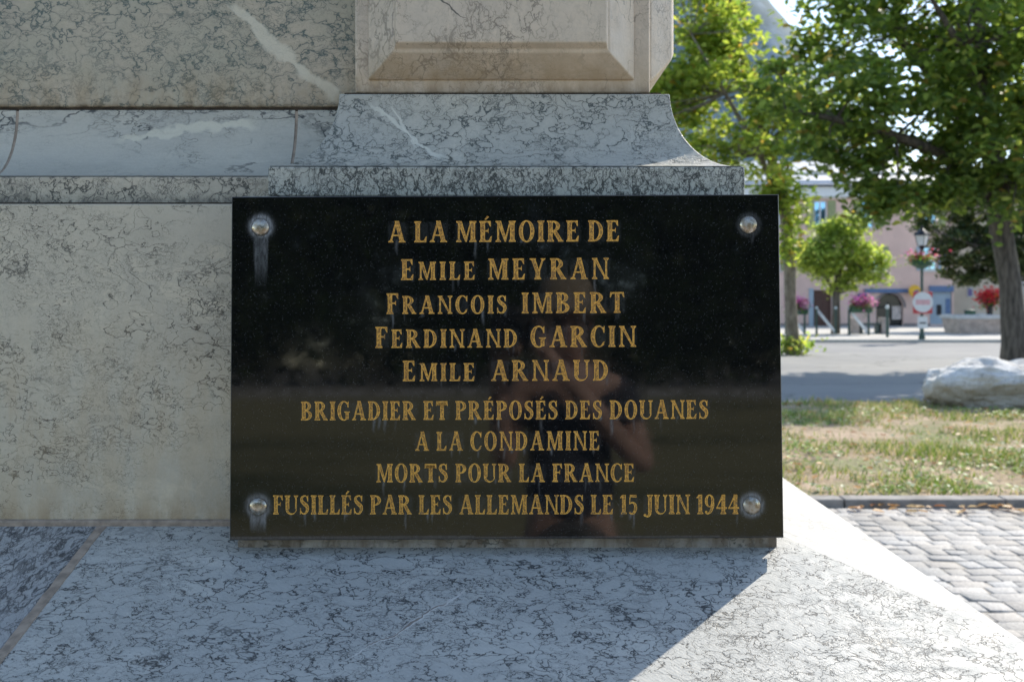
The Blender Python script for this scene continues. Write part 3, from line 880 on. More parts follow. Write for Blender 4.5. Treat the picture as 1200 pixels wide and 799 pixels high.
M['cap'] = t.done(c, t.rng(t.noise(t.obj(), 90, 4), 0.35, 0.65, 0.18, 0.5), 0.9)
for (sx, sy) in SCREWS:
    c0 = on_plaque(sx, sy, 0.0)
    MB().lathe([(0.0128, 0.0), (0.0128, 0.0007), (0.0122, 0.0018), (0.010, 0.0034), (0.006, 0.0043), (0.0012, 0.0046)], c0, 28, pn).build("screw_cap", M['cap'], plaque, smooth=True)
for (sx, sy) in SCREWS:
    c0 = on_plaque(sx, sy, -0.0235)
    MB().lathe([(0.008, 0.0), (0.008, -0.02)], c0, 12, pn).build("spacer_stud", M['cap'], plaque)

# ------------------------------------------------------------------ foliage helpers
def leaf_mat(name, gloss=0.35, trans=0.56, tm=(2.35, 2.4, 1.15)):
    t = NT(name)
    at = t.n("Attribute", attribute_name="tint")
    t.set(t.p.inputs["Base Color"], at.outputs["Color"])
    t.p.inputs["Roughness"].default_value = 0.45
    t.p.inputs["Specular IOR Level"].default_value = gloss
    tr = t.n("BsdfTranslucent")
    t.set(tr.inputs[0], t.mix(1.0, at.outputs["Color"], (*tm, 1), 'MULTIPLY'))
    mx = t.n("MixShader"); mx.inputs[0].default_value = trans
    t.t.links.new(t.p.outputs[0], mx.inputs[1]); t.t.links.new(tr.outputs[0], mx.inputs[2])
    t.t.links.new(mx.outputs[0], t.out.inputs[0])
    return t.m
M['leaf'] = leaf_mat("broad tree leaf")
M['needle'] = leaf_mat("dull dense foliage", 0.25, 0.3)
M['petal'] = leaf_mat("flower petals", 0.2, 0.35, (1.2, 1.15, 1.15))
M['drygrass'] = leaf_mat("dry grass blades", 0.2, 0.35, (1.3, 1.3, 0.9))
t = NT("furrowed bark")
P = t.obj()
b_ = t.noise(t.map(P, scale=(1, 1, 0.18)), 14, 6, 0.7)
c = t.mix(t.rng(b_, 0.35, 0.65), (0.045, 0.037, 0.03, 1), (0.15, 0.125, 0.10, 1))
t.bump(b_, 0.9, 0.04)
M['bark'] = t.done(c, 0.9)
t = NT("pale mottled bark")
P = t.obj()
b_ = t.noise(t.map(P, scale=(1, 1, 0.4)), 10, 6, 0.7)
c = t.mix(t.rng(b_, 0.35, 0.65), (0.12, 0.095, 0.07, 1), (0.28, 0.235, 0.18, 1))
t.bump(b_, 0.8, 0.03)
M['bark_pale'] = t.done(c, 0.9)

def leaves(centers, size, cols, rg, up=0.55, name="crown", m=None, parent=None, aspect=0.62):
    n = len(centers)
    nrm = rg.normal(0, 1, (n, 3)); nrm /= np.linalg.norm(nrm, axis=1)[:, None]
    nrm = nrm * (1 - up) + np.array([0, 0, 1.0]) * up
    nrm /= np.linalg.norm(nrm, axis=1)[:, None]
    a = np.cross(nrm, rg.normal(0, 1, (n, 3))); a /= np.linalg.norm(a, axis=1)[:, None] + 1e-9
    b = np.cross(nrm, a)
    s = (size * rg.uniform(0.6, 1.25, n))[:, None]
    v = np.empty((n, 6, 3))
    f = nrm * s * 0.12
    v[:, 0] = centers - a * s * .5
    v[:, 1] = centers - a * s * .12 + b * s * aspect * .5 + f
    v[:, 2] = centers + a * s * .28 + b * s * aspect * .36 + f
    v[:, 3] = centers + a * s * .55
    v[:, 4] = centers + a * s * .28 - b * s * aspect * .36 + f
    v[:, 5] = centers - a * s * .12 - b * s * aspect * .5 + f
    k = np.arange(n)[:, None] * 6
    q1 = k + np.array([[0, 1, 2, 3]]); q2 = k + np.array([[0, 3, 4, 5]])
    faces = np.concatenate([q1, q2]); cc = np.concatenate([cols, cols])
    return mesh_np(name, v.reshape(-1, 3), faces, m, parent, cc)

def palette(n, rg, cols, wts, jit=0.18):
    cols = np.array(cols); i = rg.choice(len(cols), n, p=np.array(wts) / sum(wts))
    return np.clip(cols[i] * rg.uniform(1 - jit, 1 + jit, (n, 1)), 0, 1)

def blob_points(rg, blobs, nclump):
    vol = np.array([b[1][0] * b[1][1] * b[1][2] for b in blobs]) ** 0.75
    pick = rg.choice(len(blobs), nclump, p=vol / vol.sum())
    d = rg.normal(0, 1, (nclump, 3)); d /= np.linalg.norm(d, axis=1)[:, None]
    r = rg.uniform(0.25, 1.0, nclump) ** 0.45
    return np.array([blobs[i][0] for i in pick]) + d * r[:, None] * np.array([blobs[i][1] for i in pick])

def crown(rg, parent, blobs, nclump, per, spread, size, cols, wts, m, flat=0.6, limbs=None, bark=None, twigs=True, extra=None):
    cl = blob_points(rg, blobs, nclump)
    if extra is not None: cl = np.concatenate([cl, np.array(extra)])
    if cl is not None and twigs and limbs:
        nodes = []
        for pts, rad in limbs:
            for i, p in enumerate(pts):
                nodes.append((Vector(p), rad[i]))
        mb = MB()
        for c0 in cl[:: 2]:
            c0 = Vector(c0)
            p, r0 = min(nodes, key=lambda q: (q[0] - c0).length + (0.6 if q[0].z > c0.z + .3 else 0))
            mid = (p + c0) / 2 + Vector(rg.normal(0, .12, 3)) + Vector((0, 0, .12))
            mb.tube([p, mid, c0], [min(r0 * .5, .045), .02, .008], 5)
        mb.build("branches", bark, parent)
    n = len(cl) * per
    base = np.repeat(cl, per, 0)
    sp = np.repeat(rg.uniform(.6, 1.3, len(cl)), per)[:, None]
    pts = base + rg.normal(0, 1, (n, 3)) * spread * sp * np.array([1, 1, flat])
    return leaves(pts, size, palette(n, rg, cols, wts), rg, m=m, parent=parent)

# ------------------------------------------------------------------ trees
# big tree on the right
Yb = 21.0
gbz = gz(Yb)
rt = thing("broadleaf_tree", (10.62, Yb, gbz), "big dark tree with leaning grey trunk rising behind the boulder", "tree")
tr = [Vector((10.64, Yb, gbz - .1)), Vector((10.60, Yb, gbz + .5)), W(1184, 330, Yb), W(1172, 262, Yb), W(1168, 225, Yb), W(1160, 160, Yb), W(1150, 60, Yb), W(1140, -60, Yb)]
MB().tube(tr, [.35, .26, .22, .225, .25, .18, .13, .05], 14).build("trunk", M['bark'], rt, smooth=True)
lim = [([W(1168, 235, Yb), W(1120, 185, Yb - .6), W(1050, 160, Yb - 1.1), W(980, 140, Yb - 1.4), W(920, 128, Yb - 1.2)], [.17, .13, .10, .07, .03]),
       ([W(1168, 225, Yb), W(1210, 150, Yb + .4), W(1260, 60, Yb + 1), W(1300, -40, Yb + 1)], [.18, .14, .1, .04]),
       ([W(1164, 190, Yb), W(1100, 100, Yb + .8), W(1050, 40, Yb + 1.6), W(1005, 0, Yb + 2)], [.14, .1, .07, .03]),
       ([W(1160, 150, Yb), W(1130, 60, Yb - 1), W(1080, -20, Yb - 1.8)], [.12, .09, .03]),
       ([W(1168, 230, Yb), W(1200, 205, Yb - .8), W(1240, 190, Yb - 1.6)], [.13, .1, .04])]
for pts, rad in lim:
    MB().tube(pts, rad, 8).build("limb", M['bark'], rt, smooth=True)
rg = np.random.default_rng(21)
def B(px, py, Y, rx_, ry_, rz_): return (tuple(W(px, py, Y)), (rx_, ry_, rz_))
blobs = [B(1130, 120, Yb, 2.5, 2.4, 1.6), B(1040, 120, Yb - .8, 2.0, 1.7, 1.3), B(960, 115, Yb - 1, 1.3, 1.3, 1.0), B(1090, 20, Yb, 2.6, 2.4, 1.7), B(1200, 60, Yb, 2.6, 2.4, 2.2),
         B(1240, 180, Yb, 1.8, 1.8, 1.3), B(1015, 50, Yb + .6, 1.3, 1.5, 1.0), B(945, 85, Yb - .3, .7, .8, .5), B(1130, -110, Yb, 2.6, 2.4, 1.8), B(1050, 200, Yb - 1.2, 1.0, 1.0, .75),
         B(1120, 190, Yb - .8, 1.2, 1.1, .8), B(1000, 165, Yb - 1.2, .9, .9, .6), B(1080, 200, Yb - .4, 1.3, 1.2, .7), B(1170, 190, Yb - 1, 1.2, 1.0, .9)]
ext = [tuple(W(x, y, Yb - 1.3)) for x, y in ((1040, 226), (1030, 236), (1012, 216), (1052, 240), (1000, 196), (975, 180), (1085, 225), (1100, 236), (1115, 222), (1185, 250), (940, 170), (1022, 250))]
crown(rg, rt, blobs, 235, 115, 0.27, 0.19, [(0.12, 0.17, 0.05), (0.17, 0.22, 0.065), (0.08, 0.125, 0.045), (0.28, 0.30, 0.09), (0.28, 0.20, 0.07)], [5, 4, 3, 1, .35], M['leaf'], 0.62, lim, M['bark'], extra=ext)
# left tree
Yt = ground_y(416)
lt = thing("broadleaf_tree", (W(928, 416, Yt).x, Yt, gz(Yt)), "slim tree with bright yellow-green leaves and sprouting foot, right beside the memorial", "tree")
tr = [W(931, 418, Yt), W(929, 395, Yt), W(926, 350, Yt), W(926, 300, Yt), W(918, 240, Yt), W(900, 170, Yt), W(872, 80, Yt), W(845, -40, Yt), W(830, -140, Yt)]
MB().tube(tr, [.22, .17, .15, .16, .13, .12, .10, .07, .03], 12).build("trunk", M['bark_pale'], lt, smooth=True)
lim = [([W(920, 250, Yt), W(890, 180, Yt - .8), W(850, 110, Yt - 1.2), W(810, 40, Yt - 1.5)], [.09, .07, .05, .02]),
       ([W(900, 170, Yt), W(935, 135, Yt + .5), W(965, 110, Yt + .8)], [.08, .06, .02]),
       ([W(880, 110, Yt), W(840, 20, Yt + 1), W(810, -60, Yt + 1.2)], [.08, .06, .02])]
for pts, rad in lim:
    MB().tube(pts, rad, 8).build("limb", M['bark_pale'], lt, smooth=True)
rg = np.random.default_rng(7)
blobs = [B(840, 130, Yt - .8, 1.9, 1.8, 1.5), B(800, 40, Yt, 2.0, 2.0, 1.8), B(835, 20, Yt, .8, 1.2, 1.5), B(880, 190, Yt - .6, 1.2, 1.2, 1.0), B(800, -95, Yt, 2.0, 2.0, 1.6), B(760, 160, Yt, 1.8, 1.8, 1.5),
         B(960, 130, Yt + .8, 1.1, 1.2, 1.0), B(890, 125, Yt, .8, .8, .7), B(905, 108, Yt + .3, .7, .8, .5), B(930, 120, Yt + .3, .8, .8, .6)]
ext = [tuple(W(x, y, Yt - .3)) for x, y in ((920, 215), (916, 240), (930, 255), (925, 280), (918, 295), (935, 235), (905, 225))]
yg = [(0.24, 0.29, 0.075), (0.18, 0.24, 0.065), (0.34, 0.36, 0.11), (0.34, 0.23, 0.08), (0.10, 0.155, 0.05)]
crown(rg, lt, blobs, 175, 95, 0.26, 0.20, yg, [5, 4, 3, .5, 2], M['leaf'], 0.7, lim, M['bark_pale'], extra=ext)
n = 260
pts = np.array(W(928, 416, Yt)) + rg.normal(0, 1, (n, 3)) * np.array([.30, .25, .12]) + np.array([0, 0, .28])
leaves(pts, .16, palette(n, rg, yg, [5, 4, 3, .5, 2]), rg, name="foot_sprouts", m=M['leaf'], parent=lt)
# small round tree in front of the pink house
Ys = ground_y(391, .12)
st_ = thing("round_tree", (W(979, 391, Ys).x, Ys, gz(Ys) + .12), "small round bright green tree in front of the pink house", "tree")
MB().tube([W(979, 392, Ys), W(980, 370, Ys), W(980, 345, Ys), W(983, 320, Ys), W(986, 290, Ys)], [.20, .17, .15, .13, .06], 10).build("trunk", M['bark'], st_, smooth=True)
lim = [([W(980, 345, Ys), W(965, 320, Ys), W(952, 305, Ys)], [.09, .06, .03]), ([W(981, 345, Ys), W(1002, 318, Ys), W(1018, 300, Ys)], [.09, .06, .03]), ([W(983, 320, Ys), W(990, 280, Ys), W(985, 265, Ys)], [.09, .06, .03])]
for pts, rad in lim:
    MB().tube(pts, rad, 7).build("limb", M['bark'], st_, smooth=True)
rg = np.random.default_rng(9)
blobs = [B(986, 290, Ys, 1.15, 1.15, .95), B(960, 306, Ys, .80, .9, .85), B(1012, 306, Ys, .85, .9, .85), B(985, 270, Ys, .7, .7, .55), B(953, 316, Ys, .65, .6, .65), B(1000, 262, Ys, .45, .5, .4), B(1030, 308, Ys, .35, .4, .3), B(968, 274, Ys, .45, .5, .4), B(946, 300, Ys, .4, .5, .5), B(970, 325, Ys, .7, .6, .5), B(1022, 320, Ys, .5, .6, .5), B(990, 330, Ys, .7, .7, .5)]
crown(rg, st_, blobs, 135, 85, 0.22, 0.17, [(0.26, 0.31, 0.09), (0.19, 0.25, 0.07), (0.34, 0.38, 0.11), (0.11, 0.16, 0.055)], [5, 4, 3, 1.5], M['leaf'], 0.7, lim, M['bark'])
# dull dense tree behind the right trunk
Yd = 47.0
dt = thing("dense_tree", (W(1186, 391, Yd).x, Yd, gz(Yd) + .12), "dull dark dense tree with drooping foliage in front of the cream house", "tree")
MB().tube([Vector((W(1186, 391, Yd).x, Yd, gz(Yd))), W(1186, 340, Yd), W(1182, 260, Yd), W(1176, 170, Yd)], [.32, .26, .2, .06], 10).build("trunk", M['bark'], dt, smooth=True)
lim = [([W(1186, 330, Yd), W(1150, 290, Yd - .8), W(1105, 275, Yd - 1)], [.12, .09, .03]), ([W(1184, 300, Yd), W(1220, 270, Yd), W(1260, 260, Yd)], [.12, .09, .03]), ([W(1182, 260, Yd), W(1140, 220, Yd), W(1110, 200, Yd)], [.12, .09, .03])]
for pts, rad in lim:
    MB().tube(pts, rad, 7).build("limb", M['bark'], dt, smooth=True)
rg = np.random.default_rng(15)
blobs = [B(1140, 285, Yd, 1.7, 1.7, 1.5), B(1110, 262, Yd, 1.3, 1.4, 1.2), B(1170, 300, Yd, 1.5, 1.5, 1.3), B(1215, 290, Yd, 1.9, 1.8, 1.7), B(1180, 230, Yd, 2.2, 2.0, 1.7), B(1130, 318, Yd, .9, .9, .6), B(1105, 300, Yd, .6, .8, .5)]
crown(rg, dt, blobs, 240, 85, 0.26, 0.22, [(0.07, 0.095, 0.04), (0.10, 0.12, 0.05), (0.045, 0.07, 0.03), (0.13, 0.135, 0.06)], [5, 3, 4, 1.5], M['needle'], 0.5, lim, M['bark'])

# ------------------------------------------------------------------ distant wood behind the photographer (one mass)
rg = np.random.default_rng(31)
pts = []
for k in range(2300):
    x = rg.uniform(-50, 50); top = 17.0 + 3.0 * math.sin(x * .35) + 2.0 * math.sin(x * .83 + 1) 
    pts.append((x, -62 - rg.uniform(0, 9), 1.0 + (top - 1.0) * rg.uniform(0, 1) ** .9))
pts = np.array(pts)
n = len(pts) * 42
ctr = np.repeat(pts, 42, 0) + rg.normal(0, 1, (n, 3)) * np.array([1.1, 1.1, .9])
w_ = leaves(ctr, .75, palette(n, rg, [(0.045, 0.075, 0.02), (0.03, 0.05, 0.018), (0.075, 0.10, 0.03)], [4, 4, 2]), rg, name="woodland", m=M['needle'], up=.3)
tag(w_, "dark wood beyond the meadow, mirrored in the polished plaque", "woodland", kind='stuff')

# ------------------------------------------------------------------ buildings
M['pink'] = plain("pink render", (0.74, 0.51, 0.435), 0.9, var=0.08, scale=0.8)
M['cream'] = plain("cream render", (0.60, 0.50, 0.39), 0.9, var=0.08, scale=0.8)
M['white'] = plain("white paint", (0.74, 0.74, 0.74), 0.6, var=0.05)
M['offwhite'] = plain("pale stone trim", (0.62, 0.60, 0.57), 0.8, var=0.08)
M['zinc'] = plain("pale zinc roofing", (0.52, 0.54, 0.57), 0.45, 0.3, var=0.08, scale=1.5)
M['darkzinc'] = plain("dark gutter", (0.10, 0.11, 0.12), 0.5)
M['olive'] = plain("olive shutter paint", (0.30, 0.32, 0.16), 0.6)
M['bluegrey'] = plain("blue grey shopfront", (0.36, 0.43, 0.50), 0.5, var=0.06, scale=2)
M['blue'] = plain("blue fascia", (0.10, 0.17, 0.32), 0.45)
M['blueshade'] = plain("blue sign enamel", (0.03, 0.07, 0.28), 0.4)
M['brown'] = plain("brown door paint", (0.10, 0.045, 0.035), 0.5)
M['plinthgrey'] = plain("grey wall plinth", (0.24, 0.20, 0.19), 0.9)
M['yellow'] = plain("yellow sign enamel", (0.80, 0.44, 0.02), 0.4)
M['dark'] = plain("dark interior", (0.02, 0.02, 0.022), 0.7)
M['lilac'] = plain("violet shutter paint", (0.16, 0.13, 0.28), 0.6)
M['darkglass'] = plain("dark door glass", (0.02, 0.022, 0.025), 0.15)
M['paper'] = plain("pale poster", (0.6, 0.5, 0.45), 0.7, var=0.4, scale=6)
t = NT("window glass")
M['glass'] = t.done((0.22, 0.40, 0.62, 1), 0.04, 0.85)  # blue of the mirrored sky put into the glass colour

YB = 60.0
ph_x = lambda px: (px - 600) / F * YB
ph_z = lambda py: CAMZ - (py - HY) / F * YB
pk = thing("pink_house", (22, YB, gz(YB)), "three storey pink rendered house with olive shutters, arched doorway and pale zinc roof", "house")
XA, XB = 7.5, ph_x(1118)
zbse = gz(YB) + 0.0
mb = MB()
# wall built as strips around real openings
openings = []
def op(px0, px1, py0, py1): openings.append((ph_x(px0), ph_x(px1), ph_z(py1), ph_z(py0)))
for cx in (852, 907, 962, 1017, 1091): op(cx - 8, cx + 8, 235, 267)
for cx in (852, 907, 962, 1024, 1091): op(cx - 8, cx + 8, 289, 317)
op(953, 975, 340, 384)
op(1027, 1059, 344, 384)
op(1090, 1116, 336, 380)
xs = sorted({XA, XB, *[v for o_ in openings for v in o_[:2]]})
zs_ = sorted({zbse, ph_z(231), *[v for o_ in openings for v in o_[2:]]})
for i in range(len(xs) - 1):
    z_start = None
    for j in range(len(zs_) - 1):
        cx, cz = (xs[i] + xs[i + 1]) / 2, (zs_[j] + zs_[j + 1]) / 2
        hole = any(o_[0] < cx < o_[1] and o_[2] < cz < o_[3] for o_ in openings)
        if not hole and z_start is None: z_start = zs_[j]
        if hole and z_start is not None:
            mb.box(xs[i], xs[i + 1], YB, YB + .4, z_start, zs_[j]); z_start = None
    if z_start is not None:
        mb.box(xs[i], xs[i + 1], YB, YB + .4, z_start, zs_[-1])
mb.box(XA, XA + .4, YB + .41, YB + 11, zbse, ph_z(231)); mb.box(XB - .4, XB, YB + .41, YB + 11, zbse, ph_z(231)); mb.box(XA + .41, XB - .41, YB + 10.6, YB + 11, zbse, ph_z(231))
mb.build("wall", M['pink'], pk)
MB().box(XA - .01, XB - .02, YB + .9, YB + 1.0, zbse, ph_z(232)).build("interior", M['dark'], pk)
# cornice, gutter, roof
mb = MB(); mb.box(XA - .3, XB + .3, YB - .35, YB + .45, ph_z(231), ph_z(218.5)); mb.box(XA - .15, XB + .15, YB - .12, YB + .4, ph_z(233), ph_z(231) - .003)
mb.build("cornice", M['white'], pk)
MB().box(XA - .4, XB + .4, YB - .55, YB - .36, ph_z(219.5), ph_z(217)).build("gutter", M['darkzinc'], pk)
mb = MB()
e0, r0 = ph_z(217.5), ph_z(172)
mb.prism([Vector((XA - .5, YB - .5, e0)), Vector((XB + .4, YB - .5, e0)), Vector((XB + .4, YB + 11.4, e0)), Vector((XA - .5, YB + 11.4, e0))],
         [Vector((XA + 1.5, YB + 4.0, r0 - .35)), Vector((XB - 1.6, YB + 4.0, r0 - .35)), Vector((XB - 1.6, YB + 7, r0 - .35)), Vector((XA + 1.5, YB + 7, r0 - .35))])
roof = mb.build("roof", M['zinc'], pk)
mb = MB(); mb.box(XA - .2, XB + .1, YB + .35, YB + .55, ph_z(204.5), ph_z(201)); mb.build("snow_guard", M['offwhite'], roof)
def window(cx, y0, y1, shut):
    xa, xb, za, zc = ph_x(cx - 8), ph_x(cx + 8), ph_z(y1), ph_z(y0)
    mb = MB()
    for q in ((xa, xa + .09, za, zc), (xb - .09, xb, za, zc), (xa + .092, xb - .092, zc - .09, zc), (xa + .092, xb - .092, za, za + .09), ((xa + xb) / 2 - .04, (xa + xb) / 2 + .04, za + .092, zc - .092)):
        mb.box(q[0], q[1], YB + .16, YB + .24, q[2], q[3])
    fr = mb.build("window", M['white'], pk)
    MB().box(xa + .05, xb - .05, YB + .195, YB + .205, za + .05, zc - .05).build("pane", M['glass'], fr)
    MB().box(xa - .08, xb + .08, YB - .08, YB + .14, za - .09, za - .003).build("sill", M['offwhite'], fr)
    for s in (-1, 1):
        x0 = xa - .47 if s < 0 else xb + .01
        mb = MB(); mb.box(x0, x0 + .46, YB - .06, YB - .012, za, zc)
        for k in range(9):
            zk = za + (zc - za) * (k + .6) / 9.6
            mb.box(x0 + .06, x0 + .40, YB - .075, YB - .061, zk, zk + .05)
        mb.build("shutter", M[shut], fr)
for cx in (852, 907, 962, 1017, 1091): window(cx, 235, 267, 'olive')
for cx in (852, 907, 962, 1024): window(cx, 289, 317, 'olive')
window(1091, 289, 317, 'bluegrey')
# ground floor
for a0, a1 in ((XA, ph_x(947)), (ph_x(981), ph_x(1027)), (ph_x(1059), ph_x(1090))):
    MB().box(a0, a1, YB - .05, YB - .002, zbse, ph_z(379)).build("plinth", M['plinthgrey'], pk)
for a0, a1 in ((948, 953), (975, 980.5)):
    MB().box(ph_x(a0), ph_x(a1), YB - .08, YB - .003, zbse, ph_z(338)).build("door_pilaster", M['bluegrey'], pk)
d_ = MB().box(ph_x(953) + .01, ph_x(975) - .01, YB + .2, YB + .28, zbse, ph_z(340)).build("door", M['brown'], pk)
mb = MB()
for a0 in (955, 965.5):
    for (b0, b1) in ((345, 358), (362, 378)):
        mb.box(ph_x(a0), ph_x(a0 + 7.5), YB + .17, YB + .199, ph_z(b1), ph_z(b0))
mb.build("door_panel", M['brown'], d_)
# arch: infill spandrels, stone ring, glazed door leaves
cxA, rA, zsp = ph_x(1043), ph_x(1059) - ph_x(1043), ph_z(344) - (ph_x(1059) - ph_x(1043))
mb = MB()
n = 18
for s in (-1, 1):
    for i in range(n // 2):
        a0, a1 = math.pi / 2 * i / (n // 2), math.pi / 2 * (i + 1) / (n // 2)
        p0 = (cxA + s * rA * math.cos(a0), zsp + rA * math.sin(a0)); p1 = (cxA + s * rA * math.cos(a1), zsp + rA * math.sin(a1))
        q = [Vector((p0[0], YB + .002, p0[1])), Vector((p1[0], YB + .002, p1[1])), Vector((p1[0], YB + .002, zsp + rA)), Vector((p0[0], YB + .002, zsp + rA))]
        mb.prism(q, [v + Vector((0, .39, 0)) for v in q])
mb.build("arch_infill", M['pink'], pk)
mb = MB(); rings = []
for i in range(21):
    a0 = math.pi * i / 20
    c_, s_ = math.cos(a0), math.sin(a0)
    rings.append([Vector((cxA + r_ * c_, y_, zsp + r_ * s_)) for r_, y_ in ((rA, YB - .04), (rA + .14, YB - .04), (rA + .14, YB - .003), (rA, YB - .003))])
mb.loft(rings); mb.build("arch_surround", M['plinthgrey'], pk)
mb = MB()
for a0, a1, b0, b1 in ((-1, -.92, 0, 1), (.92, 1, 0, 1), (-.05, .05, 0, 1), (-.9, .9, -.05, .05)):
    if b1 == 1: mb.box(cxA + rA * a0, cxA + rA * a1, YB + .2, YB + .26, zbse, zsp + .3)
    else: mb.box(cxA - rA, cxA + rA, YB + .18, YB + .24, zsp - .05, zsp + .05)
ad = mb.build("arched_door", M['dark'], pk)
MB().box(cxA - rA, cxA + rA, YB + .27, YB + .28, zbse + .2, zsp + rA * .9).build("pane", M['darkglass'], ad)
MB().box(cxA + .2, cxA + .75, YB + .172, YB + .179, zbse + .5, zbse + 1.3).build("poster", M['paper'], ad)
MB().box(ph_x(1012), ph_x(1066), YB - .14, YB - .003, ph_z(343), ph_z(338.5)).build("fascia", M['blue'], pk)
MB().box(ph_x(1004), ph_x(1015), YB - .10, YB - .003 - .02, ph_z(349), ph_z(343.8)).build("sign_panel", M['blueshade'], pk)
# pale blue counter front with cash machine
b0 = MB().box(ph_x(1090) + .01, ph_x(1116) - .01, YB + .1, YB + .18, zbse, ph_z(342)).build("shopfront", M['bluegrey'], pk)
MB().box(ph_x(1089), ph_x(1117), YB - .12, YB - .003, ph_z(342), ph_z(335)).build("fascia", M['blue'], pk)
MB().box(ph_x(1098.5), ph_x(1104), YB + .06, YB + .097, ph_z(369), ph_z(357)).build("cash_machine", M['dark'], b0)
MB().box(ph_x(1109), ph_x(1114.5), YB + .07, YB + .097, ph_z(367), ph_z(350)).build("notice_panel", M['blue'], b0)
# round yellow projecting sign with a dark bird-like swoosh
ys_ = thing("hanging_sign", (ph_x(1068), YB - .4, ph_z(341)), "round yellow sign with dark swoosh projecting over the arched doorway", "sign")
MB().lathe([(.33, -.05), (.36, -.03), (.36, .03), (.33, .05)], (ph_x(1068), YB - .5, ph_z(341)), 28, Vector((0, -1, 0))).build("sign_disc", M['yellow'], ys_)
q = [Vector((ph_x(1068) + a_, YB - .553, ph_z(341) + b_)) for a_, b_ in ((-.10, -.02), (.06, .05), (.25, .08), (.20, -.02), (.08, -.09), (-.03, -.08))]
MB().prism(q, [v + Vector((0, -.01, 0)) for v in q]).build("swoosh", M['blueshade'], ys_)
MB().box(ph_x(1068) - .03, ph_x(1068) + .03, YB - .45, YB - .002, ph_z(341) + .05, ph_z(341) + .11).build("bracket", M['darkzinc'], ys_)

# cream house
YC = 61.5
cz = lambda py: CAMZ - (py - HY) / F * YC
cxp = lambda px: (px - 600) / F * YC
ch = thing("cream_house", (32, YC, gz(YC)), "cream rendered house behind the dense tree, with a small violet shuttered window", "house")
mb = MB(); mb.box(ph_x(1118) + .45, 46, YC, YC + 10, gz(YC) - .05, cz(235)); mb.build("wall", M['cream'], ch)
mb = MB()
mb.prism([Vector((ph_x(1118) + .2, YC - .6, cz(235))), Vector((46.6, YC - .6, cz(235))), Vector((46.6, YC + 10.6, cz(235))), Vector((ph_x(1118) + .2, YC + 10.6, cz(235)))],
         [Vector((ph_x(1118) + .2, YC + 4.9, cz(185))), Vector((46.6, YC + 4.9, cz(185))), Vector((46.6, YC + 5.1, cz(185))), Vector((ph_x(1118) + .2, YC + 5.1, cz(185)))])
M['tile'] = plain("brown roof tile", (0.16, 0.09, 0.065), 0.85, var=0.3, scale=5)
mb.build("roof", M['tile'], ch)
for (px0, px1, py0, py1) in ((1133, 1140, 337, 348), (1150, 1158, 280, 300), (1190, 1199, 280, 300), (1190, 1199, 330, 350)):
    f_ = MB().box(cxp(px0), cxp(px1), YC - .05, YC - .003, cz(py1), cz(py0)).build("window", M['offwhite'], ch)
    MB().box(cxp(px0) + .06, cxp(px1) - .06, YC - .09, YC - .053, cz(py1) + .06, cz(py0) - .06).build("shutter", M['lilac'], f_)

# ------------------------------------------------------------------ street furniture
M['green_metal'] = plain("dark green metal", (0.03, 0.065, 0.055), 0.45, 0.2)
M['pale_cap'] = plain("pale post cap", (0.55, 0.60, 0.60), 0.4)
M['reflect'] = plain("white striped board", (0.70, 0.72, 0.74), 0.5)
M['lamp_glass'] = plain("frosted lantern glass", (0.62, 0.64, 0.64), 0.25, var=0.05)
M['black_metal'] = plain("black metal", (0.025, 0.027, 0.03), 0.35, 0.4)
M['red'] = plain("faded red sign face", (0.55, 0.06, 0.06), 0.5)
M['pinkred'] = plain("sun-bleached red print", (0.72, 0.42, 0.44), 0.5, var=0.1)
M['box_green'] = plain("green flower trough", (0.03, 0.09, 0.05), 0.6)
M['stone'] = plain("rough cut stone", (0.46, 0.37, 0.32), 0.9, var=0.2, scale=4)
M['stone_top'] = plain("pale coping stone", (0.52, 0.51, 0.50), 0.8, var=0.12, scale=4)

def flowers(parent, c, ext, n, cols, wts, size, seed, greens=0.4, name="blossoms"):
    rg = np.random.default_rng(seed)
    ng = int(n * greens)
    p1 = np.array(c) + rg.normal(0, .42, (ng, 3)) * np.array(ext) - np.array([0, 0, ext[2] * .35])
    leaves(p1, size, palette(ng, rg, [(0.10, 0.17, 0.03), (0.16, 0.20, 0.04), (0.05, 0.10, 0.02)], [3, 2, 2]), rg, name="foliage", m=M['leaf'], parent=parent)
    p2 = np.array(c) + rg.normal(0, .5, (n - ng, 3)) * np.array(ext) + np.array([0, 0, ext[2] * .15])
    leaves(p2, size * .9, palette(n - ng, rg, cols, wts), rg, name=name, m=M['petal'], parent=parent, aspect=.95)

# lamp with sign
L0 = put(1080.5, 397.5, .12)
YL = L0.y
def lp(px, py): return W(px, py, YL)
lamp = thing("street_lamp", L0, "dark green lamp post with a four-sided lantern, beside the kerb", "street lamp")
lx = L0.x
mb = MB().lathe([(.11, 0), (.11, .12), (.075, .18), (.065, .5), (.05, .6), (.045, lp(0, 287).z - L0.z)], L0, 14)
mb.build("post", M['green_metal'], lamp, smooth=False)
zl0, zl1, zl2 = lp(0, 288).z, lp(0, 276).z, lp(0, 269.5).z
mb = MB(); mb.lathe([(.05, zl0 - .12), (.12, zl0 - .03), (.14, zl0)], (lx, YL, 0), 8)
mb.build("lantern_base", M['black_metal'], lamp)
MB().lathe([(.15, zl0 + .002), (.235, zl1)], (lx, YL, 0), 4).build("lantern_glass", M['lamp_glass'], lamp)
MB().lathe([(.29, zl1 + .002), (.25, zl1 + .06), (.12, zl2), (.05, zl2 + .03), (.06, zl2 + .09), (.02, zl2 + .14)], (lx, YL, 0), 8).build("lantern_roof", M['black_metal'], lamp)
mb = MB()
